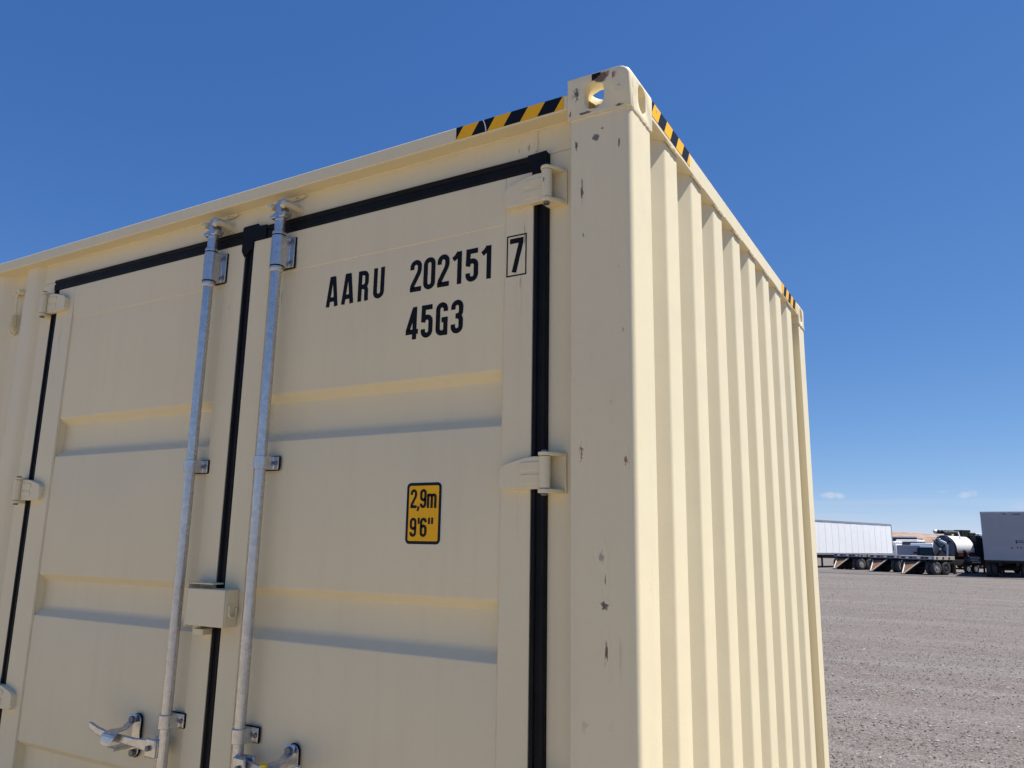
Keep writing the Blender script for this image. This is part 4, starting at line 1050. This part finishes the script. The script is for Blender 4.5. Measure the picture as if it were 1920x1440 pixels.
for sx in (0.55, 1.92):
    b = MB(); b.box(sx, sx+0.14, 2.3, 2.44, 0.06, z0); b.box(sx-0.1, sx+0.24, 2.22, 2.52, 0.003, 0.06); b.build('landing_leg', M_CHASSIS, gt)
b = MB(); b.box(0.62, 1.99, 2.34, 2.40, 0.55, 0.68); b.build('leg_brace', M_CHASSIS, gt)
b = MB(); b.box(0.35, 0.9, 4.0, 5.6, 0.40, 0.95); b.build('side_locker', M_CHASSIS, gt)
for y in (1.05, 5.8, L_-1.4, L_-2.7):
    b = MB(); b.tube([(0.3, y, 0.5), (w-0.3, y, 0.5)], 0.08, 8); b.build('axle', M_CHASSIS, gt)
    for sx, sd in ((w-0.16, 1), (w-0.48, 1), (0.16, -1), (0.48, -1)): wheel(gt, sx, y, 0.5, 0.5, 0.28, sd)

# smaller vehicles seen through the gap
def pickup(loc, rz, label, col, glass, w=1.85, cab=(1.9, 3.55), H=1.78, bed=True, name='pickup_truck', cat='pickup truck'):
    """rear of the truck at local y=0, driving towards +y"""
    t = thing(name, label, cat, loc, rz)
    y0, y1 = cab; Lt = y1+1.65
    b = MB()
    b.prism([(0.0, 0.50), (Lt-0.1, 0.50), (Lt, 0.62), (Lt-0.03, 0.95), (y1+0.35, 1.08), (y1+0.1, 1.10), (0.0, 1.10)], 'x', -w/2, w/2)
    b.build('body', col, t, bevel=0.05, seg=3)
    b = MB(); wi = w/2-0.12
    b.add([(-w/2+0.03, y0, 1.09), (w/2-0.03, y0, 1.09), (w/2-0.03, y1+0.3, 1.09), (-w/2+0.03, y1+0.3, 1.09), (-wi, y0+0.10, H), (wi, y0+0.10, H), (wi, y1-0.45, H), (-wi, y1-0.45, H)],
          [(0, 3, 2, 1), (4, 5, 6, 7), (0, 1, 5, 4), (1, 2, 6, 5), (2, 3, 7, 6), (3, 0, 4, 7)])
    b.build('cab', col, t, bevel=0.06, seg=3)
    for sx in (-0.40, 0.0, 0.40):
        b = MB(); k_ = (H-1.09)/0.1; f = lambda z: y0+0.10*(z-1.09)/(H-1.09)-0.012
        a, c = sx*w*0.5-0.16*w/1.85*1.0, sx*w*0.5+0.16*w/1.85*1.0
        b.add([(a, f(1.18), 1.18), (c, f(1.18), 1.18), (c, f(H-0.10), H-0.10), (a, f(H-0.10), H-0.10), (a, f(1.18)+0.02, 1.18), (c, f(1.18)+0.02, 1.18), (c, f(H-0.1)+0.02, H-0.10), (a, f(H-0.1)+0.02, H-0.10)],
              [(0, 1, 2, 3), (7, 6, 5, 4), (0, 4, 5, 1), (1, 5, 6, 2), (2, 6, 7, 3), (3, 7, 4, 0)])
        b.build('rear_window', glass, t)
    for sg in (-1, 1):
        b = MB(); xo = sg*(w/2-0.045)
        b.prism([(y0+0.18, 1.16), (y1-0.05, 1.16), (y1-0.52, H-0.11), (y0+0.24, H-0.11)], 'x', xo-0.03, xo+0.005); b.build('side_window', glass, t)
        b = MB(); b.box(sg*w/2-0.06, sg*w/2+0.004, -0.02, 0.05, 0.72, 1.0); b.build('tail_lamp', M_REDW, t)
        for yy in (0.95, Lt-0.85): wheel(t, sg*(w/2-0.10), yy, 0.37, 0.37, 0.24, sg)
    b = MB(); b.box(-w/2+0.05, w/2-0.05, -0.10, 0.0, 0.46, 0.60); b.build('bumper', M_ALU, t, bevel=0.02)
    return t
VZ = R(-20)
pickup((-3.02, 74.0, 0), VZ, 'dark green pickup with tinted rear window between the flatbeds and the tank trailer', M_PICKUP, M_GLASSG, w=1.72, cab=(0.6, 2.4), H=1.84)
pickup((-2.55, 86.0, 0), VZ, 'white pickup partly hidden behind the dark green pickup', M_CARW, M_GLASS, H=1.62)

st = thing('service_truck', 'truck with blue grey boxy body beside the end of the white van trailer', 'truck', (-4.25, 76.0, 0), VZ)
b = MB(); b.box(-1.0, 1.0, 0, 2.6, 0.75, 1.98); b.build('service_body', M_BLUEG, st, bevel=0.03)
b = MB(); b.box(-0.88, 0.30, -0.012, 0.0, 1.05, 1.86); b.box(0.36, 0.92, -0.012, 0.0, 1.05, 1.86); b.build('body_door', M_BLUEG, st, bevel=0.004)
b = MB(); b.box(0.42, 0.86, -0.02, -0.0125, 1.28, 1.46); b.build('body_plate', M_CHASSIS, st)
b = MB(); b.prism([(2.65, 0.7), (5.0, 0.7), (5.0, 1.25), (4.2, 1.35), (3.7, 2.2), (2.65, 2.2)], 'x', -0.95, 0.95); b.build('cab', M_CARW, st, bevel=0.06)
b = MB(); b.prism([(2.85, 1.4), (4.1, 1.4), (3.65, 2.05), (2.85, 2.05)], 'x', 0.93, 0.955); b.build('side_window', M_GLASS, st)
for y in (0.9, 4.3):
    for sg in (1, -1): wheel(st, sg*0.85, y, 0.42, 0.42, 0.26, sg)
b = MB(); b.box(-0.5, 0.5, 0.1, 4.8, 0.5, 0.72); b.build('truck_frame', M_CHASSIS, st)

def cab_truck(loc, rz, label, col, roof, H, w=2.2):
    t = thing('cab_truck', label, 'truck', loc, rz, 'trucks parked behind the trailers')
    b = MB(); b.prism([(0, 0.95), (3.6, 0.95), (3.6, 1.7), (2.3, 1.85), (1.9, H-0.25), (0, H-0.25)], 'x', -w/2, w/2); b.build('cab', col, t, bevel=0.08, seg=3)
    b = MB(); b.prism([(-0.06, H-0.25), (1.95, H-0.25), (1.6, H-0.03), (0.1, H)], 'x', -w/2+0.02, w/2-0.02); b.build('roof', roof, t, bevel=0.05)
    b = MB(); b.box(-w/2+0.18, w/2-0.18, -0.015, 0.002, H-0.95, H-0.42); b.build('rear_window', M_GLASS, t, bevel=0.01)
    for sg in (1, -1):
        xo = sg*(w/2)
        b = MB(); b.prism([(0.7, 1.75), (2.2, 1.75), (1.85, H-0.38), (0.7, H-0.38)], 'x', xo-0.01, xo+0.006); b.build('side_window', M_GLASS, t)
        b = MB(); b.tube([(xo, 2.0, H-0.5), (xo+sg*0.28, 2.05, H-0.45), (xo+sg*0.28, 2.05, H-1.0), (xo, 2.0, H-1.05)], 0.02, 6); b.box(xo+sg*0.2, xo+sg*0.36, 2.0, 2.06, H-0.98, H-0.5); b.build('mirror', M_CHASSIS, t)
        for y in (-3.6, 2.7): wheel(t, sg*(w/2-0.16), y, 0.5, 0.5, 0.28, sg)
    b = MB(); b.box(-0.45, 0.45, -4.6, 3.5, 0.6, 0.94); b.box(-0.9, 0.9, -4.4, -0.3, 0.94, 1.06); b.build('truck_frame', M_CHASSIS, t)
    return t
cab_truck((-5.1, 88.0, 0), VZ, 'dark truck cab with white roof behind the blue grey service truck', M_DKTRUCK, M_CARW, 2.62)
cab_truck((-7.05, 87.0, 0), VZ, 'white truck cab just beyond the end of the white van trailer', M_CARW, M_CARW, 2.42)
cab_truck((1.55, 88.0, 0), VZ, 'white truck cab rising behind the second tank trailer', M_CARW, M_CARW, 3.28)

mt = thing('maroon_trailer', 'low maroon flat trailer parked far back before the hill', 'trailer', (-4.4, 95.0, 0), R(70))
b = MB(); b.box(-1.2, 1.2, -3.5, 3.0, 1.55, 1.95); b.build('trailer_bed', M_MAROON, mt, bevel=0.02)
b = MB(); b.box(-0.5, 0.5, -3.2, 2.8, 0.9, 1.549); b.build('trailer_frame', M_CHASSIS, mt)
for y in (-2.4, -1.3, 2.2):
    for sg in (1, -1): wheel(mt, sg*1.0, y, 0.5, 0.5, 0.28, sg)

# low grey shed at the back of the yard
sh = thing('grey_shed', 'low dark grey metal shed with pale roof edge in front of the brown hill', 'building', (-14.0, 140.0, 0), R(3))
b = MB(); b.box(-10, 6.9, 0, 9, 0, 3.45); b.build('wall', M_SHED, sh)
for i in range(28):
    b = MB(); b.box(-10+i*0.6035+0.01, -10+(i+1)*0.6035-0.01, -0.03, 0.0, 0.1, 3.42); b.build('wall_panel', M_SHED, sh, bevel=0.008)
b = MB(); b.prism([(-0.3, 3.451), (9.3, 3.30), (9.3, 3.40), (-0.3, 3.60)], 'x', -10.3, 7.1); b.build('roof', M_RAILG, sh, bevel=0.02)
b = MB(); b.box(-10.3, 7.1, -0.36, -0.301, 3.46, 3.62); b.build('roof_edge', M_TWHITE, sh)
b = MB(); b.box(6.9, 7.9, -0.05, 5, 0, 3.3); b.build('pier', M_BROWNW, sh, bevel=0.02)
